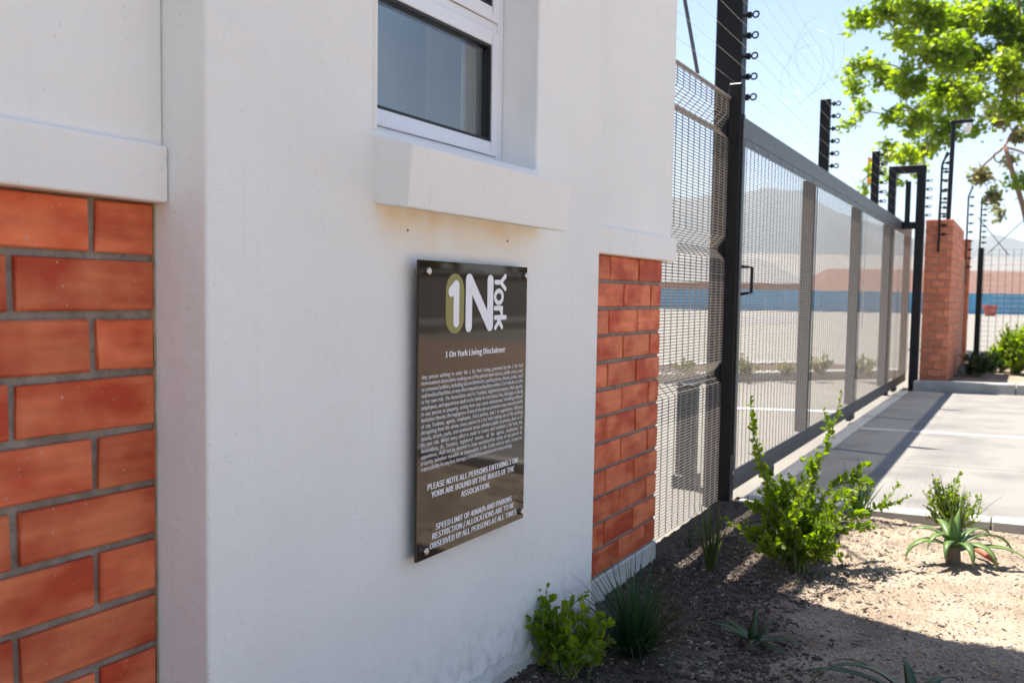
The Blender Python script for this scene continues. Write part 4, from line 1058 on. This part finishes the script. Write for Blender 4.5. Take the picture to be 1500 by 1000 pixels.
bed_shrub((.80, 13.6, .09), 'mid green shrub between the brick pier and the yellow green shrub', 26, .42, .045, 'leaf')
# plants on the yard island
for k, (px, hgt, lab) in enumerate(((1097, .25, 'round green bush on the kerb island seen through the first gate bay'), (1152, .20, 'low green bush on the kerb island left of the first gate stile'), (1203, .28, 'taller green bush on the kerb island seen through the second gate bay'), (1268, .25, 'green bush on the kerb island seen through the third gate bay'), (1005, .20, 'green bush on the kerb island behind the mesh panel'))):
    p = hit(px, 551, 2, .0); q = Vector((p[0], p[1], .012)); round_shrub(q, 16, hgt, lab, .035, 60, sub=2, mt='gum_leaf')

lc_, ld_, ls_ = [], [], []
for _ in range(260):
    x_, y_ = p_any(); lc_.append((x_, y_, soil_z(x_, y_)+.008)); ld_.append((rng.gauss(0, 1), rng.gauss(0, 1), rng.gauss(0, .2))); ls_.append(rng.uniform(.008, .022))
M['litter'] = leaf_mat('dry_litter', (.20, .13, .07), (.34, .26, .14), .2, .8, 30)
tag(leaf_cloud('leaf_litter', lc_, ld_, ls_, M['litter'], None), 'small dry fallen leaves scattered over the planting bed', 'leaf litter', kind='stuff')

# ------------------------------------------------------------------ trees
def limb(mb_, pts, r0, r1, n_=8): mb_.tube(pts, r0, n_, r1)
def smooth_pts(ctrl, n_=10, jit=.0):
    pts = [Vector(c) for c in ctrl]; out = []
    for i_ in range(len(pts)-1):
        a = pts[max(i_-1, 0)]; b2 = pts[i_]; c2 = pts[i_+1]; d2 = pts[min(i_+2, len(pts)-1)]
        for k in range(n_):
            t = k/n_; out.append(.5*((2*b2)+(c2-a)*t+(2*a-5*b2+4*c2-d2)*t*t+(3*b2-a-3*c2+d2)*t**3)+Vector((rng.gauss(0, jit), rng.gauss(0, jit), rng.gauss(0, jit))))
    out.append(pts[-1]); return out
def tree(name, base, label, fork, clumps, leaf, per, mt, bark, r0, kind='lobed', group=None, tw_n=22):
    """clumps: list of (centre, radius); limbs reach from the fork to each clump"""
    t = tag(empty(name, base), label, 'tree', group); tr = MB(); base = Vector(base); fork = Vector(fork)
    limb(tr, smooth_pts([base, base.lerp(fork, .5)+Vector((.1, .05, 0)), fork], 6, .01), r0, r0*.6, 12)
    trunk = tr.build('trunk', bark, t, fix=False, smooth=True)
    br = MB(); cs, ds, ss = [], [], []
    nodes_ = [(fork, r0*.5)]
    for (c, r) in sorted(clumps, key=lambda q: (Vector(q[0])-fork).length):
        c = Vector(c)
        pn, pr_ = min(nodes_, key=lambda q: (q[0]-c).length+.25*(q[0]-fork).length)
        mid = pn.lerp(c, .5)+Vector((rng.gauss(0, .12), rng.gauss(0, .12), rng.gauss(.05, .12)))
        pts = smooth_pts([pn, mid, c], 6, .012); r1 = max(.016, pr_*.62)
        limb(br, pts, min(pr_, r1*1.25), r1*.8, 6); nodes_.append((c, r1*.8)); nodes_.append((pts[len(pts)//2], r1))
        nt_ = max(4, int(r*tw_n))
        for k in range(nt_):
            dd = Vector((rng.gauss(0, 1), rng.gauss(0, 1), rng.gauss(.15, .8))).normalized(); e = c+dd*r*rng.uniform(.5, 1.0)
            tw = smooth_pts([pts[rng.randint(max(0, len(pts)-6), len(pts)-1)], c.lerp(e, .5)+Vector((rng.gauss(0, .06), rng.gauss(0, .06), rng.gauss(0, .06))), e], 3)
            limb(br, tw, .007, .003, 3)
            nl = int(per*r*rng.uniform(.6, 1.4))
            for _ in range(nl):
                j = rng.randint(1, len(tw)-1); q = tw[j]+Vector((rng.gauss(0, .09), rng.gauss(0, .09), rng.gauss(0, .08)))
                cs.append(q); ds.append((rng.gauss(0, 1), rng.gauss(0, 1), rng.gauss(-.25, .6))); ss.append(leaf*rng.uniform(.55, 1.2))
    br.build('branches', bark, t, fix=False, smooth=True)
    leaf_cloud('crown', cs, ds, ss, M[mt], t, kind)
    return t
TD = 20.0
blob = [(1262, 28, 24), (1300, 18, 36), (1350, 25, 42), (1400, 35, 50), (1450, 35, 52), (1492, 50, 50), (1322, 58, 30), (1372, 82, 46), (1425, 92, 48), (1478, 110, 44),
        (1256, 98, 20), (1249, 128, 16), (1262, 158, 15), (1247, 182, 9), (1288, 112, 28), (1328, 122, 38), (1368, 142, 40), (1412, 145, 36), (1304, 172, 22), (1342, 182, 34), (1382, 196, 28),
        (1298, 222, 16), (1330, 228, 22), (1282, 250, 11), (1268, 276, 12), (1360, 222, 18), (1424, 188, 18), (1488, 160, 28), (1492, 268, 16), (1310, 262, 9), (1345, 250, 10),
        (1440, -40, 60), (1360, -45, 55), (1500, -60, 70), (1560, 0, 70), (1560, 110, 60), (1600, -120, 80), (1480, -150, 80), (1380, -130, 60), (1650, 40, 70), (1640, 150, 55), (1700, -60, 70), (1540, 210, 30), (1300, -60, 40)]
pxm = FPX/TD
clumps = [(at_depth(px, py, TD+rng.uniform(-1.6, 1.6)), r_/pxm) for (px, py, r_) in blob]
tb = at_depth(1610, 440, TD); tb[2] = -.1
tree('plane_tree', tb, 'large plane tree with fresh yellow green leaves overhanging the fence', at_depth(1585, 170, TD), clumps, .128, 115, 'tree_leaf', M['bark'], .24)
GD = 34.0; pxg = FPX/GD
blob = [(1440, 262, 16), (1452, 288, 15), (1428, 255, 10), (1462, 312, 9), (1470, 175, 20), (1450, 160, 16), (1490, 130, 26), (1505, 200, 26), (1540, 160, 34), (1530, 260, 24), (1560, 90, 40), (1480, 235, 12), (1590, 210, 34)]
clumps = [(at_depth(px, py, GD+rng.uniform(-1.5, 1.5)), r_/pxg) for (px, py, r_) in blob]
tb = at_depth(1545, 440, GD); tb[2] = -.1
tree('gum_tree', tb, 'brownish gum tree with leaning reddish trunk behind the plane tree', at_depth(1472, 215, GD), clumps, .20, 60, 'gum_leaf', M['bark2'], .13, 'oval')

# ------------------------------------------------------------------ across the street (seen only as reflections in sign and window)
nb = tag(empty('boundary_wall', (18, 22, .1)), 'long grey boundary wall across the street', 'wall')
MB().box(16.2, 16.45, -12, 58, .1, 1.7).build('wall', M['grey_wall'], nb)
MB().box(16.14, 16.51, -12, 58, 1.702, 1.76).build('coping', M['concrete_edge'], nb)
for k in range(9):
    c = Vector((18.5+rng.uniform(-.8, .8), 2+k*6.2+rng.uniform(-1, 1), .1)); h_ = rng.uniform(2.4, 3.0)
    cl = [((c.x+rng.gauss(0, .7), c.y+rng.gauss(0, 1.5), h_*rng.uniform(.35, 1)), rng.uniform(.6, .9)) for _ in range(11)]
    tree('street_tree', c, 'dark green street tree behind the boundary wall', (c.x, c.y, h_*.4), cl, .42, 8, 'hedge_leaf', M['bark'], .16, 'lobed', 'street trees behind the boundary wall', 10)

# ------------------------------------------------------------------ haze
hz = MB().box(-3400, 3400, -400, 3500, -14, 460).build('haze', None); hz['kind'] = 'stuff'
hm = bpy.data.materials.new('haze'); hm.use_nodes = True; hn = hm.node_tree.nodes; hn.clear()
ho = hn.new('ShaderNodeOutputMaterial'); pv = hn.new('ShaderNodeVolumePrincipled'); pv.inputs['Color'].default_value = (.80, .88, 1, 1); pv.inputs['Density'].default_value = .00018
pv.inputs['Anisotropy'].default_value = .2
hm.node_tree.links.new(pv.outputs[0], ho.inputs['Volume']); hz.data.materials.append(hm)
